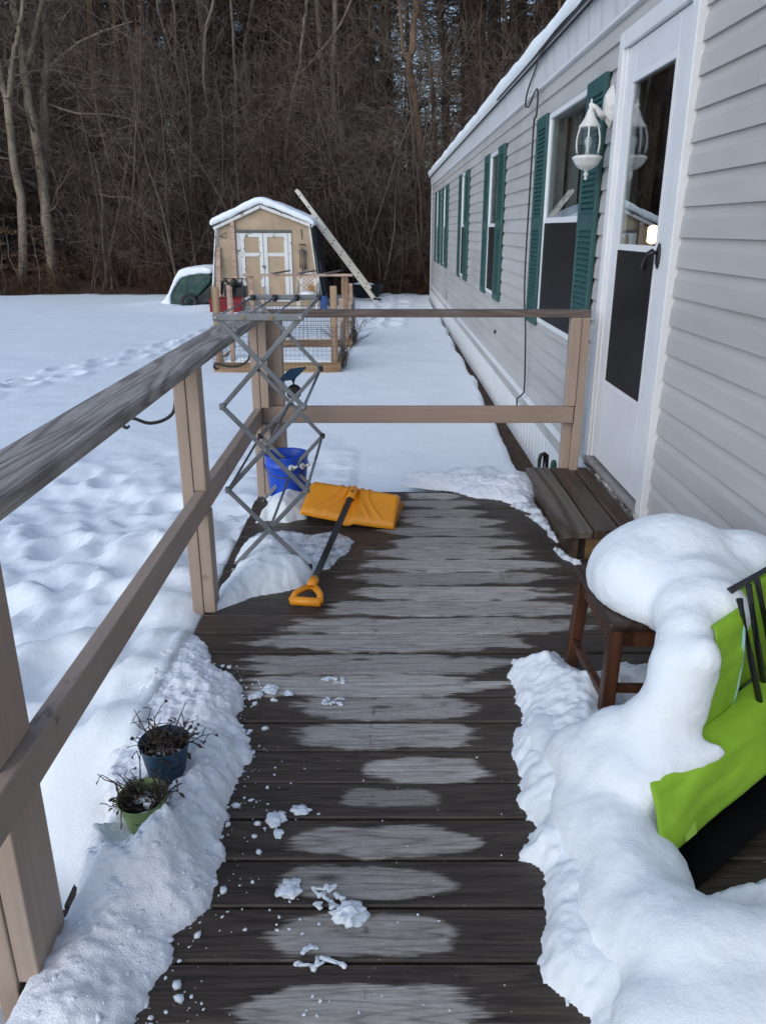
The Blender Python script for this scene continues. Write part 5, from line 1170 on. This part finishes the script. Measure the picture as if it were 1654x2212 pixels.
for sx_ in (x0 + .03, x1 - .11): MB().box(sx_, sx_ + .08, y - .005, y + .012, z0, z1 - .1).build('back_panel', M['pchair'], pc, bevel=.01)
MB().box(x0, x1, 17.48, 17.95, .07, .10).build('seat', M['pchair'], pc, bevel=.012)
for x in (x0 + .02, x1 - .02):
    for yy_ in (17.52, 17.92): m_ = MB(); m_.bar((x, yy_, GZ), (x, yy_, .069), .045, .045); m_.build('leg', M['pchair'], pc, bevel=.008)
    m_ = MB(); m_.tube([(x, 17.52, .10), (x, 17.54, .27), (x, 17.7, .29), (x, 17.95, .29)], .022, 8); m_.build('armrest', M['pchair'], pc, smooth=True)
mb = MB(); mb.ball((-1.64, 17.70, .10), (.18, .2, .05), 3); tag(finish('chair_snow', remesh(mb, .025, 3, .015, 6, 0, 0, 251), M['snow'], smooth=True), 'little snow cushion on the plastic chair seat', 'snow')
rg = random.Random(9); lf = MB()
for _ in range(26):
    p = Vector((-1.57 + rg.gauss(0, .05), 17.86, .20 + rg.gauss(0, .045))); a_ = Vector((rg.uniform(-1, 1), rg.uniform(-.6, .6), rg.uniform(-1, 1))).normalized() * .05; b_ = a_.cross(Vector((rg.uniform(-1, 1), 1, rg.uniform(-1, 1)))).normalized() * .018; lf.add([p - a_, p + b_, p + a_, p - b_], [(0, 1, 2, 3)])
tag(lf.build('dry_bouquet', simple('straw_orange', (.55, .32, .12), (.45, .25, .09), 30, .8, 0), fix=False), 'small clump of dry orange leaves on the plastic chair', 'leaves')
bt = MB(); bt.prism([(-1.40, GZ), (-1.36, .04), (-1.24, .05), (-1.22, GZ)], 'y', 17.7, 17.95)
tag(finish('folded_tarp', remesh(bt, .025, 3, .03, 8, 0, 0, 255), M['tarp_blue'], smooth=True), 'crumpled bright blue tarp on the snow beside the plastic chair', 'tarp')

# ------------------------------------------------------------------ raised beds with wire cages
def wires(mb, a, b, z0, z1, step, rg, r=.0022):
    a, b = Vector(a), Vector(b); L = (b - a).length; n = int(L / step)
    def wob(s=.008): return Vector((rg.uniform(-s, s), rg.uniform(-s, s), rg.uniform(-s, s)))
    for i in range(n + 1):
        p = a.lerp(b, i / n); mb.tube([Vector((p.x, p.y, z0)), Vector((p.x, p.y, (z0 + z1) / 2)) + wob(), Vector((p.x, p.y, z1)) + wob()], r, 3, False)
    m = int((z1 - z0) / step)
    for j in range(m + 1):
        z = z0 + (z1 - z0) * j / m; k = max(int(L / .35), 2)
        mb.tube([a.lerp(b, i / k) + Vector((0, 0, z)) + wob(.007) for i in range(k + 1)], r, 3, False)
def bed(label, xa, xb, ya, yb, zb, posts, wz, seed, railz=None):
    t = thing('garden_bed', label, 'garden bed', ((xa + xb) / 2, (ya + yb) / 2, zb)); rg = random.Random(seed)
    MB().box(xa, xb, ya - .04, ya, zb, zb + .14).build('bed_board', M['raw_wood_x'], t, bevel=.005)
    MB().box(xa, xb, yb, yb + .04, zb, zb + .14).build('bed_board', M['raw_wood_x'], t, bevel=.005)
    for x0, x1 in ((xa, xa + .04), (xb - .04, xb)): MB().box(x0, x1, ya + .001, yb - .001, zb + .002, zb + .138).build('bed_board', M['raw_wood'], t, bevel=.005)
    for x, y, z, w_ in posts: MB().box(x - w_ / 2, x + w_ / 2, y - .02, y + .02, zb + .02, z).build('post', M['pink_wood'] if w_ < .07 else M['raw_wood'], t, bevel=.004)
    wm = MB()
    for a, b in (((xa, ya - .045, 0), (xb, ya - .045, 0)), ((xa, yb + .045, 0), (xb, yb + .045, 0)), ((xa, ya, 0), (xa, yb, 0)), ((xb, ya, 0), (xb, yb, 0))): wires(wm, a, b, zb + .06, wz, .055, rg)
    tag(wm.build('wire_mesh', M['wire'], t, fix=False), kind='stuff')
    if railz: MB().box(xa - .02, xb + .02, ya - .05, ya + .03, railz, railz + .035).build('top_rail', M['pink_wood'], t, bevel=.004)
    for k in range(3):
        if not railz: break
        x = xa + (xb - xa) * (.28 + .24 * k) + .1; MB().bar((x - .11, ya - .12, railz + .045), (x + .11, ya + .10, railz + .075), .05, .018).build('cross_stick', M['shed_grey'], t)
    sn = MB(); sn.box(xa + .06, xb - .06, ya + .03, yb - .03, zb - .02, zb + .17); o = finish('bed_snow', remesh(sn, .04, 4, .04, 3, .008, 12, seed + 300), M['snow'], smooth=True)
    return t, o
zb_ = -.275
t, o = bed('nearer wire-caged raised garden bed with two tall corner stakes', -2.10, -.52, 9.85, 10.95, zb_, [(-2.03, 9.87, .77, .085), (-1.87, 9.90, .79, .05), (-.60, 9.86, .78, .085), (-.56, 10.93, .55, .06), (-2.05, 10.93, .7, .06)], .30, 1)
tag(o, 'snow filling the nearer caged garden bed', 'snow')
t, o = bed('farther wire-caged raised garden bed with pinkish top rail', -2.02, -.46, 12.0, 13.2, zb_, [(-.56, 12.02, .80, .10), (-1.93, 12.02, .80, .06), (-1.78, 12.05, .62, .06), (-.52, 13.18, .6, .06), (-.63, 12.05, .30, .05)], .36, 2, .775)
tag(o, 'snow filling the farther caged garden bed', 'snow')
tw = MB(); rg = random.Random(4)
for _ in range(46):
    s_ = rg.choice([0, 1]); x = (-.50 if s_ == 0 else -.44) + rg.uniform(-.02, .03); y = rg.uniform(9.9, 10.9) if s_ == 0 else rg.uniform(12, 13); p = Vector((x, y, zb_ + .05)); pts = [p]; d_ = Vector((rg.uniform(-.2, .3), rg.uniform(-.3, .3), 1))
    for j in range(6): p = p + d_.normalized() * .11; d_ += Vector((rg.uniform(-.7, .7), rg.uniform(-.7, .7), rg.uniform(-.4, .2))); pts.append(p)
    tw.tube(pts, [.004, .004, .003, .003, .002, .002, .001], 4, False)
tag(tw.build('dead_vines', M['dead'], fix=False), 'tangled dead vines on the right sides of the wire cages', 'vines', kind='stuff')

# ================================================================== trees
TR = dict(
    T1=[(-10.15, 23.0, -0.31), (-9.84, 23.0, 1.91), (-9.88, 23.0, 3.08), (-9.81, 23.0, 4.48), (-9.90, 23.0, 5.07), (-9.92, 23.0, 5.82), (-9.85, 23.0, 6.59)],
    T1b=[(-9.80, 23.0, 4.53), (-9.58, 23.0, 5.29), (-9.45, 23.0, 5.71), (-9.28, 23.0, 6.13), (-9.05, 23.0, 6.84)],
    T2=[(-9.37, 23.4, -0.14), (-9.35, 23.4, 1.61), (-9.32, 23.4, 3.10), (-9.37, 23.4, 4.25), (-9.40, 23.4, 5.19), (-9.40, 23.4, 5.89), (-9.43, 23.4, 6.47), (-9.42, 23.4, 7.09)],
    T2b=[(-9.34, 23.4, 5.35), (-9.02, 23.4, 6.16), (-8.88, 23.4, 6.52), (-8.68, 23.4, 7.04)],
    T3=[(-9.40, 23.8, 0.03), (-9.48, 23.8, 1.30), (-9.30, 23.8, 3.49), (-9.10, 23.8, 4.87), (-8.92, 23.8, 5.70), (-8.86, 23.8, 6.50), (-8.81, 23.8, 7.14)],
    T3l=[(-8.99, 23.8, 5.25), (-8.71, 23.8, 5.64), (-7.77, 23.8, 6.18), (-7.13, 23.8, 6.40), (-6.56, 23.8, 6.55)],
    T3m=[(-9.10, 23.8, 4.64), (-8.31, 23.8, 4.38), (-7.56, 23.8, 4.36), (-6.62, 23.8, 4.16), (-6.15, 23.8, 3.78)],
    S1=[(-7.77, 23.2, -0.19), (-7.81, 23.2, 0.81), (-7.70, 23.2, 2.03), (-7.71, 23.2, 2.98)],
    S2=[(-6.98, 24.5, -0.02), (-6.86, 24.5, 2.57), (-6.90, 24.5, 4.09), (-6.91, 24.5, 5.82), (-6.92, 24.5, 6.87)],
    S3=[(-4.60, 24.2, -.1), (-4.60, 24.2, 1.30), (-4.64, 24.2, 3.16), (-4.71, 24.2, 4.00), (-4.87, 24.2, 4.92), (-4.76, 24.2, 6.32), (-4.48, 24.2, 7.13)],
    S4=[(-4.35, 25.0, 0), (-4.32, 25.0, 2.59), (-4.19, 25.0, 4.44), (-4.15, 25.0, 5.91), (-4.15, 25.0, 7.32)],
    S5=[(-2.62, 23.6, -.1), (-2.60, 23.6, 0.68), (-2.53, 23.6, 2.41), (-2.65, 23.6, 3.41), (-2.44, 23.6, 4.67), (-2.23, 23.6, 5.39), (-2.07, 23.6, 6.36), (-1.93, 23.6, 7.09)],
    S5b=[(-2.30, 23.6, 5.22), (-1.73, 23.6, 5.71), (-1.10, 23.6, 6.46), (-0.79, 23.6, 7.04)],
    S6=[(-5.19, 24.6, -0.02), (-5.25, 24.6, 1.94), (-5.32, 24.6, 3.56), (-5.41, 24.6, 4.51), (-5.60, 24.6, 5.33)],
    BR=[(-5.73, 22.9, -0.28), (-5.74, 22.9, 0.27), (-5.87, 22.9, 0.73), (-6.06, 22.9, 1.41), (-6.19, 22.9, 1.58), (-6.45, 22.9, 1.84), (-6.58, 22.9, 2.04), (-6.87, 22.9, 2.22), (-7.36, 22.9, 2.24), (-7.66, 22.9, 2.32)],
    BRs=[(-6.58, 22.9, 2.04), (-6.57, 22.9, 2.17), (-6.49, 22.9, 2.30)],
    U1=[(1.24, 23.6, -.1), (1.23, 23.6, 0.48), (1.16, 23.6, 1.78), (1.06, 23.6, 2.80), (0.99, 23.6, 3.72), (0.83, 23.6, 4.79), (0.67, 23.6, 5.48), (0.76, 23.6, 5.89), (0.81, 23.6, 6.49), (0.85, 23.6, 7.08)],
    U1b=[(0.64, 23.6, 5.55), (0.51, 23.6, 5.99), (0.41, 23.6, 7.05)],
    U2=[(0.22, 34.0, .2), (0.20, 34.0, 1.21), (0.16, 34.0, 4.47), (0.16, 34.0, 6.52), (0.07, 34.0, 8.00), (0.10, 34.0, 9.57)],
    U3=[(1.98, 26.5, 0), (1.96, 26.5, 1.69), (1.91, 26.5, 3.55), (1.90, 26.5, 5.40), (1.88, 26.5, 6.25), (1.69, 26.5, 6.93), (1.64, 26.5, 7.78)],
    U3b=[(1.93, 26.5, 6.10), (2.17, 26.5, 6.63), (2.39, 26.5, 7.74)],
    S7=[(-.20, 24.0, -.1), (-0.20, 24.0, 0.67), (-0.19, 24.0, 3.94), (-0.31, 24.0, 5.20), (-0.38, 24.0, 5.72)],
    S8=[(1.0, 23.0, -.1), (0.94, 23.0, 0.90), (0.83, 23.0, 2.03), (0.78, 23.0, 2.40), (0.65, 23.0, 2.77)])
def catmull(P, k=4):
    P = [Vector(p) for p in P]; c = []
    for i in range(len(P) - 1):
        p0, p1, p2, p3 = P[max(i - 1, 0)], P[i], P[i + 1], P[min(i + 2, len(P) - 1)]
        for q in range(k):
            t = q / k; c.append(.5 * ((2 * p1) + (p2 - p0) * t + (2 * p0 - 5 * p1 + 4 * p2 - p3) * t * t + (3 * p1 - p0 - 3 * p2 + p3) * t ** 3))
    return c + [P[-1]]
def grow(mb, rg, p, d, L, r, lev, up=.12, wander=.22, kids=(5, 7, 4), ang=(.5, 1.1), shrink=(.35, .6)):
    n = 6 if lev == 0 else (5 if lev == 1 else 4); d = d.normalized(); pts = [p]; rad = [r]; dirs = [d]
    for i in range(n):
        d = (d + Vector((rg.gauss(0, wander), rg.gauss(0, wander), rg.gauss(0, wander) + up))).normalized(); p = p + d * (L / n); pts.append(p); rad.append(max(r * (1 - .85 * (i + 1) / n), .0035)); dirs.append(d)
    mb.tube(pts, rad, 4 if lev == 0 and r > .012 else 3, False)
    if lev < len(kids):
        for k in range(int(kids[lev] * rg.uniform(.7, 1.3))):
            t = rg.uniform(.15, 1.0); i = min(int(t * n), n - 1); q = pts[i].lerp(pts[i + 1], t * n - i); a = rg.uniform(*ang)
            _, u, v = frame(dirs[i]); th = rg.uniform(0, 2 * PI); nd = dirs[i] * math.cos(a) + (u * math.cos(th) + v * math.sin(th)) * math.sin(a)
            grow(mb, rg, q, nd, L * rg.uniform(*shrink), max(rad[i] * .55, .004), lev + 1, up, wander, kids, ang, shrink)
def crown_on(mb, rg, path, zmin, n, L, r, kids=(6, 5), up=.10, side=1.0, seg0=.1):
    pts = [q for q in path if q.z > zmin]
    if len(pts) < 2: pts = path[-3:]
    for _ in range(n):
        i = rg.randint(0, len(pts) - 2); q = pts[i].lerp(pts[i + 1], rg.random()); th = rg.uniform(0, 2 * PI)
        grow(mb, rg, q, Vector((math.cos(th) * side, math.sin(th) * side, rg.uniform(.1, .9))), L * rg.uniform(.5, 1.2), r * rg.uniform(.5, 1), 0, up, .2, kids)
def tree(label, stems, mat, n_br, L, zmin, seed, tip=12, kids=(6, 5), twig='twig', cat='tree', name='bare_tree', grp='trees at the edge of the wood'):
    base = stems[0][0][0]; t = thing(name, label, cat, base, grp); rg = random.Random(seed); tm = MB(); cm = MB()
    for k, (path, r0, r1, ext) in enumerate(stems):
        P = [Vector(p) for p in path]
        if ext:
            d = (P[-1] - P[-2]).normalized(); q = P[-1]; m = 4
            for j in range(m): d = (d + Vector((rg.gauss(0, .12), rg.gauss(0, .12), .25))).normalized(); q = q + d * ((tip - P[-1].z) / m if tip > P[-1].z else .5); P.append(q)
        c = catmull(P); c = [c[0]] + [q + Vector((rg.gauss(0, .012), rg.gauss(0, .02), 0)) for q in c[1:]]
        N = len(c); zz = np.linspace(0, 1, N); rad = [r0 + (r1 - r0) * z for z in zz]
        if k == 0: rad[0] *= 1.5; rad[1] *= 1.15
        tm.tube(c, rad, 9 if r0 > .05 else 6)
        crown_on(cm, rg, c, zmin, int(n_br * (1 if k == 0 else .6)), L, r0 * .3, kids)
    tm.build('trunk', M[mat], t, smooth=True, fix=False); cm.build('crown', M[twig], t, fix=False); return t
tree('pale forked tree at the far left edge of the wood', [(TR['T1'], .125, .045, True), (TR['T1b'], .07, .03, True)], 'bark_tan', 26, 2.0, 2.0, 1)
tree('tan tree with a thick straight trunk, second from the left edge', [(TR['T2'], .155, .055, True), (TR['T2b'], .075, .03, True)], 'bark_tan', 26, 2.0, 1.5, 2)
tree('tan leaning tree with a long limb reaching right', [(TR['T3'], .13, .05, True), (TR['T3l'], .055, .012, False), (TR['T3m'], .035, .008, False)], 'bark_tan', 24, 1.8, 2.0, 3)
tree('broken grey snag with a bare forked top', [(TR['S1'], .055, .04, False)], 'bark_grey', 14, 1.0, .3, 4, kids=(4, 3))
tree('thin reddish sapling left of the middle of the wood', [(TR['S2'], .045, .02, True)], 'bark_grey', 26, 1.6, 1.0, 5)
tree('slim mottled tree above the shed roof peak, bent in its middle', [(TR['S3'], .06, .025, True)], 'bark_grey', 24, 1.7, 1.0, 6)
tree('straight slim tree right behind the shed roof', [(TR['S4'], .055, .025, True)], 'bark_grey', 24, 1.7, 1.0, 7)
tree('slender pale forked tree above the top of the ladder', [(TR['S5'], .065, .025, True), (TR['S5b'], .035, .015, True)], 'bark_grey', 26, 1.8, 1.5, 8)
tree('crooked thin sapling behind the tarped cart', [(TR['S6'], .05, .02, True)], 'bark_grey', 22, 1.6, .6, 9)
tree('broken pale birch trunk leaning left over the tarped cart', [(TR['BR'], .062, .014, False), (TR['BRs'], .035, .018, False)], 'bark_tan', 8, .8, 1.2, 10, kids=(4, 3), name='leaning_birch')
tree('brown forked tree standing beside the far end of the house', [(TR['U1'], .13, .06, True), (TR['U1b'], .055, .025, True)], 'bark_brown', 22, 1.6, 1.5, 11)
tree('thick dark pine trunk against the sky gap', [(TR['U2'], .27, .22, True)], 'bark_dark', 20, 2.6, 5.0, 12, tip=18, twig='twig_red')
tree('dark tree forking high behind the house roof', [(TR['U3'], .15, .08, True), (TR['U3b'], .08, .04, True)], 'bark_dark', 30, 2.0, 3.0, 13, twig='twig_red')
tree('straight thin dark sapling between the ladder and the house', [(TR['S7'], .045, .025, True)], 'bark_dark', 24, 1.5, .8, 14)
tree('short pale dead stem leaning beside the brown forked tree', [(TR['S8'], .045, .02, False)], 'bark_grey', 10, .9, .5, 15, kids=(4, 3))
# beech sapling that kept its leaves
bs = thing('beech_sapling', 'beech sapling with dry orange leaves at the left edge of the wood', 'tree', (-9.7, 22.7, -.2), 'trees at the edge of the wood'); rg = random.Random(21); tm = MB(); lf = MB()
for sx_ in (-10.5, -9.95, -9.5, -9.1):
    pts = [Vector((sx_, 22.6, -.25))]
    for k in range(6): pts.append(pts[-1] + Vector((rg.gauss(0, .08), rg.gauss(0, .08), .32)))
    tm.tube(pts, [.02, .018, .016, .013, .01, .007, .004], 5)
    for q in pts[1:]:
        for k in range(4):
            e = q + Vector((rg.uniform(-.6, .6), rg.uniform(-.4, .4), rg.uniform(-.05, .2))); tm.tube([q, (q + e) / 2 + Vector((0, 0, .04)), e], [.006, .005, .002], 3, False)
            for _ in range(9):
                c = q.lerp(e, rg.uniform(.3, 1.05)); a_ = Vector((rg.uniform(-1, 1), rg.uniform(-1, 1), rg.uniform(-1.2, -.1))).normalized() * rg.uniform(.025, .05); b_ = a_.cross(Vector((rg.uniform(-1, 1), rg.uniform(-1, 1), .3))).normalized() * rg.uniform(.012, .02)
                lf.add([c, c + a_ * .5 + b_, c + a_, c + a_ * .5 - b_], [(0, 1, 2, 3)])
tm.build('trunk', M['bark_grey'], bs, fix=False); tag(lf.build('foliage', M['leaf_orange'], bs, fix=False), kind='stuff')

# the mass of the wood behind: instanced bare trees, brush and pines
src = bpy.data.collections.new('wood_sources')
def source(name, parts):
    me = bpy.data.meshes.new(name); v = []; f = []; mi = []; mats = []
    for k, (mb, mat) in enumerate(parts):
        off = len(v); v += mb.v; f += [tuple(i + off for i in q) for q in mb.f]; mi += [k] * len(mb.f); mats.append(M[mat])
    me.from_pydata(v, [], f)
    for m_ in mats: me.materials.append(m_)
    me.polygons.foreach_set('material_index', mi); me.update()
    o = bpy.data.objects.new(name, me); src.objects.link(o); return o
NB, NS, NP, NH, NR = 5, 5, 3, 3, 2
for i in range(NB):                       # tall bare trees
    rg = random.Random(100 + i); tm = MB(); cm = MB(); H_ = rg.uniform(11, 15); pts = [Vector((0, 0, -.3))]
    for k in range(9): pts.append(Vector((pts[-1].x + rg.gauss(0, .14), pts[-1].y + rg.gauss(0, .14), H_ * (k + 1) / 9)))
    tm.tube(pts, list(np.linspace(rg.uniform(.09, .15), .02, 10)), 7, False)
    crown_on(cm, rg, pts, 1.0, 34, 2.6, .03, (6, 4), .08)
    source('a_bare_%d' % i, [(tm, ['bark_grey', 'bark_dark', 'bark_brown', 'bark_dark', 'bark_grey'][i]), (cm, 'twig' if i % 2 else 'twig_red')])
for i in range(NS):                       # saplings and brush
    rg = random.Random(200 + i); cm = MB(); 
    for s_ in range(rg.randint(3, 5)):
        p = Vector((rg.uniform(-.5, .5), rg.uniform(-.5, .5), -.3)); H_ = rg.uniform(2.5, 6.0); pts = [p]
        d_ = Vector((rg.gauss(0, .15), rg.gauss(0, .15), 1))
        for k in range(6): d_ += Vector((rg.gauss(0, .09), rg.gauss(0, .09), 0)); pts.append(pts[-1] + d_.normalized() * H_ / 6)
        cm.tube(pts, list(np.linspace(rg.uniform(.016, .04), .006, 7)), 5, False); crown_on(cm, rg, pts, -.2, 14, 1.35, .010, (6, 3), .02, 1.5)
    source('b_brush_%d' % i, [(cm, 'twig' if i % 2 else 'twig_red')])
def needles(mb, rg, c, s, n):
    for _ in range(n):
        p = c + Vector((rg.gauss(0, s), rg.gauss(0, s), rg.gauss(0, s * .45))); a_ = Vector((rg.uniform(-1, 1), rg.uniform(-1, 1), rg.uniform(-.5, .6))).normalized() * rg.uniform(.10, .24); b_ = a_.cross(Vector((rg.uniform(-1, 1), rg.uniform(-1, 1), rg.uniform(-1, 1)))).normalized() * rg.uniform(.02, .05)
        mb.add([p - a_, p + b_, p + a_], [(0, 1, 2)])
for i in range(NP):                       # tall pines, bare below
    rg = random.Random(300 + i); tm = MB(); nm = MB(); H_ = rg.uniform(18, 22); tm.tube([(0, 0, -.3), (rg.gauss(0, .15), 0, H_ * .4), (rg.gauss(0, .25), 0, H_)], [.24, .18, .03], 8, False)
    for k in range(60):
        z = H_ * (.20 + .8 * k / 60); th = rg.uniform(0, 6.3); L = (H_ - z) * .16 + rg.uniform(.9, 2.0); e = Vector((math.cos(th) * L, math.sin(th) * L, z + rg.uniform(-.3, .5))); tm.tube([(0, 0, z), (e.x * .5, e.y * .5, z + .12), e], [.035, .022, .008], 3, False)
        if z > H_ * .30:
            for q in (.45, .65, .82, 1.0): needles(nm, rg, Vector((0, 0, z)).lerp(e, q), .30, 16)
        else:
            for q in (.6, 1.0): needles(nm, rg, Vector((0, 0, z)).lerp(e, q), .2, 5)
    source('c_pine_%d' % i, [(tm, 'bark_dark'), (nm, 'needles')])
for i in range(NH):                       # hemlocks and young pines, boughs to the ground
    rg = random.Random(400 + i); tm = MB(); nm = MB(); H_ = rg.uniform(8, 12); tm.tube([(0, 0, -.3), (0, 0, H_)], [.13, .02], 6, False)
    for k in range(90):
        z = H_ * (.03 + .97 * (k / 90) ** .9); th = rg.uniform(0, 6.3); L = (H_ - z) * .22 + .5; e = Vector((math.cos(th) * L, math.sin(th) * L, z - rg.uniform(0, .5))); tm.tube([(0, 0, z), e], [.02, .006], 3, False)
        for q in (.3, .5, .7, .85, 1.0): needles(nm, rg, Vector((0, 0, z)).lerp(e, q), .24, 13)
    source('d_hemlock_%d' % i, [(tm, 'bark_dark'), (nm, 'needles_dead' if i else 'needles')])
for i in range(NR):                       # low rusty brush with clinging leaves
    rg = random.Random(500 + i); cm = MB(); lm_ = MB()
    for s_ in range(12):
        p = Vector((rg.uniform(-.5, .5), rg.uniform(-.4, .4), -.2)); grow(cm, rg, p, Vector((rg.gauss(0, .35), rg.gauss(0, .35), 1)), rg.uniform(.7, 1.5), .009, 0, .02, .2, (7, 3))
    for k in range(170):
        v = Vector(cm.v[rg.randrange(len(cm.v))]); a_ = Vector((rg.uniform(-1, 1), rg.uniform(-1, 1), rg.uniform(-1, .2))).normalized() * rg.uniform(.02, .045); b_ = a_.cross(Vector((rg.uniform(-1, 1), rg.uniform(-1, 1), .3))).normalized() * .014
        lm_.add([v, v + a_ * .5 + b_, v + a_, v + a_ * .5 - b_], [(0, 1, 2, 3)])
    source('e_rust_%d' % i, [(cm, 'rust'), (lm_, 'leaf_orange')])
def gz1(x, y): return float(ground_z(np.array([x]), np.array([y]))[0])
def scatter(name, label, pts):
    me = bpy.data.meshes.new(name); me.from_pydata([p[:3] for p in pts], [], [])
    for an, ty, ix in (('idx', 'INT', 3), ('rz', 'FLOAT', 4), ('sc', 'FLOAT', 5), ('rx', 'FLOAT', 6)):
        at = me.attributes.new(an, ty, 'POINT'); at.data.foreach_set('value', [p[ix] for p in pts])
    o = bpy.data.objects.new(name, me); COL.objects.link(o)
    g = bpy.data.node_groups.new(name, 'GeometryNodeTree'); g.interface.new_socket('Geometry', in_out='INPUT', socket_type='NodeSocketGeometry'); g.interface.new_socket('Geometry', in_out='OUTPUT', socket_type='NodeSocketGeometry')
    N = g.nodes; gi = N.new('NodeGroupInput'); go = N.new('NodeGroupOutput'); ip = N.new('GeometryNodeInstanceOnPoints'); ci = N.new('GeometryNodeCollectionInfo')
    ci.inputs['Collection'].default_value = src; ci.inputs['Separate Children'].default_value = True; ci.inputs['Reset Children'].default_value = True
    def att(nm, ty): a = N.new('GeometryNodeInputNamedAttribute'); a.data_type = ty; a.inputs['Name'].default_value = nm; return a.outputs['Attribute']
    cx_ = N.new('ShaderNodeCombineXYZ'); g.links.new(att('rz', 'FLOAT'), cx_.inputs[2]); g.links.new(att('rx', 'FLOAT'), cx_.inputs[0])
    g.links.new(gi.outputs[0], ip.inputs['Points']); g.links.new(ci.outputs[0], ip.inputs['Instance']); ip.inputs['Pick Instance'].default_value = True
    g.links.new(att('idx', 'INT'), ip.inputs['Instance Index']); g.links.new(cx_.outputs[0], ip.inputs['Rotation']); g.links.new(att('sc', 'FLOAT'), ip.inputs['Scale']); g.links.new(ip.outputs[0], go.inputs[0])
    o.modifiers.new('scatter', 'NODES').node_group = g
    return tag(o, label, 'woodland', kind='stuff')
rg = random.Random(77); P1 = []; P2 = []; P3 = []
for _ in range(290):
    y = 22.55 + abs(rg.gauss(0, 3.2)); x = rg.uniform(-15 - (y - 23) * .5, 6 + (y - 23) * .4)
    if y < 24.2 and -.455 < x / y < -.35: continue
    P1.append((x, y, gz1(x, y), NB + rg.randrange(NS), rg.uniform(0, 6.3), rg.uniform(.65, 1.25), rg.gauss(0, .06)))
for _ in range(55):
    y = 22.4 + abs(rg.gauss(0, .7)); x = rg.uniform(-14, 3)
    P1.append((x, y, gz1(x, y), NB + NS + NP + NH + rg.randrange(NR), rg.uniform(0, 6.3), rg.uniform(.35, .95), rg.gauss(0, .1)))
def gap(x, y):            # lane through which the sky shows
    a = x / y; return -.012 < a < .092
for _ in range(150):
    y = rg.uniform(24.5, 44); x = rg.uniform(-.62 * y, .40 * y)
    if gap(x, y) and rg.random() < .8: continue
    P2.append((x, y, gz1(x, y), rg.randrange(NB), rg.uniform(0, 6.3), rg.uniform(.75, 1.25), rg.gauss(0, .05)))
for _ in range(265):
    y = rg.uniform(30, 66); x = rg.uniform(-.70 * y, .55 * y); pine = rg.random() < .5
    if gap(x, y) and (pine or y > 45): continue
    if -.20 < x / y < -.15 and pine and rg.random() < .7: continue
    P3.append((x, y, gz1(x, y), NB + NS + (rg.randrange(NP) if pine else NP + rg.randrange(NH)), rg.uniform(0, 6.3), rg.uniform(.75, 1.2) if pine else (rg.uniform(.75, 1.3) if not gap(x, y) else .55), rg.gauss(0, .02)))
scatter('thicket', 'dense brown thicket of bare saplings along the edge of the wood', P1)
scatter('bare_woodland', 'deep wood of bare grey-brown trees behind the yard', P2)
scatter('pine_woodland', 'dark pines and hemlocks filling the back of the wood', P3)
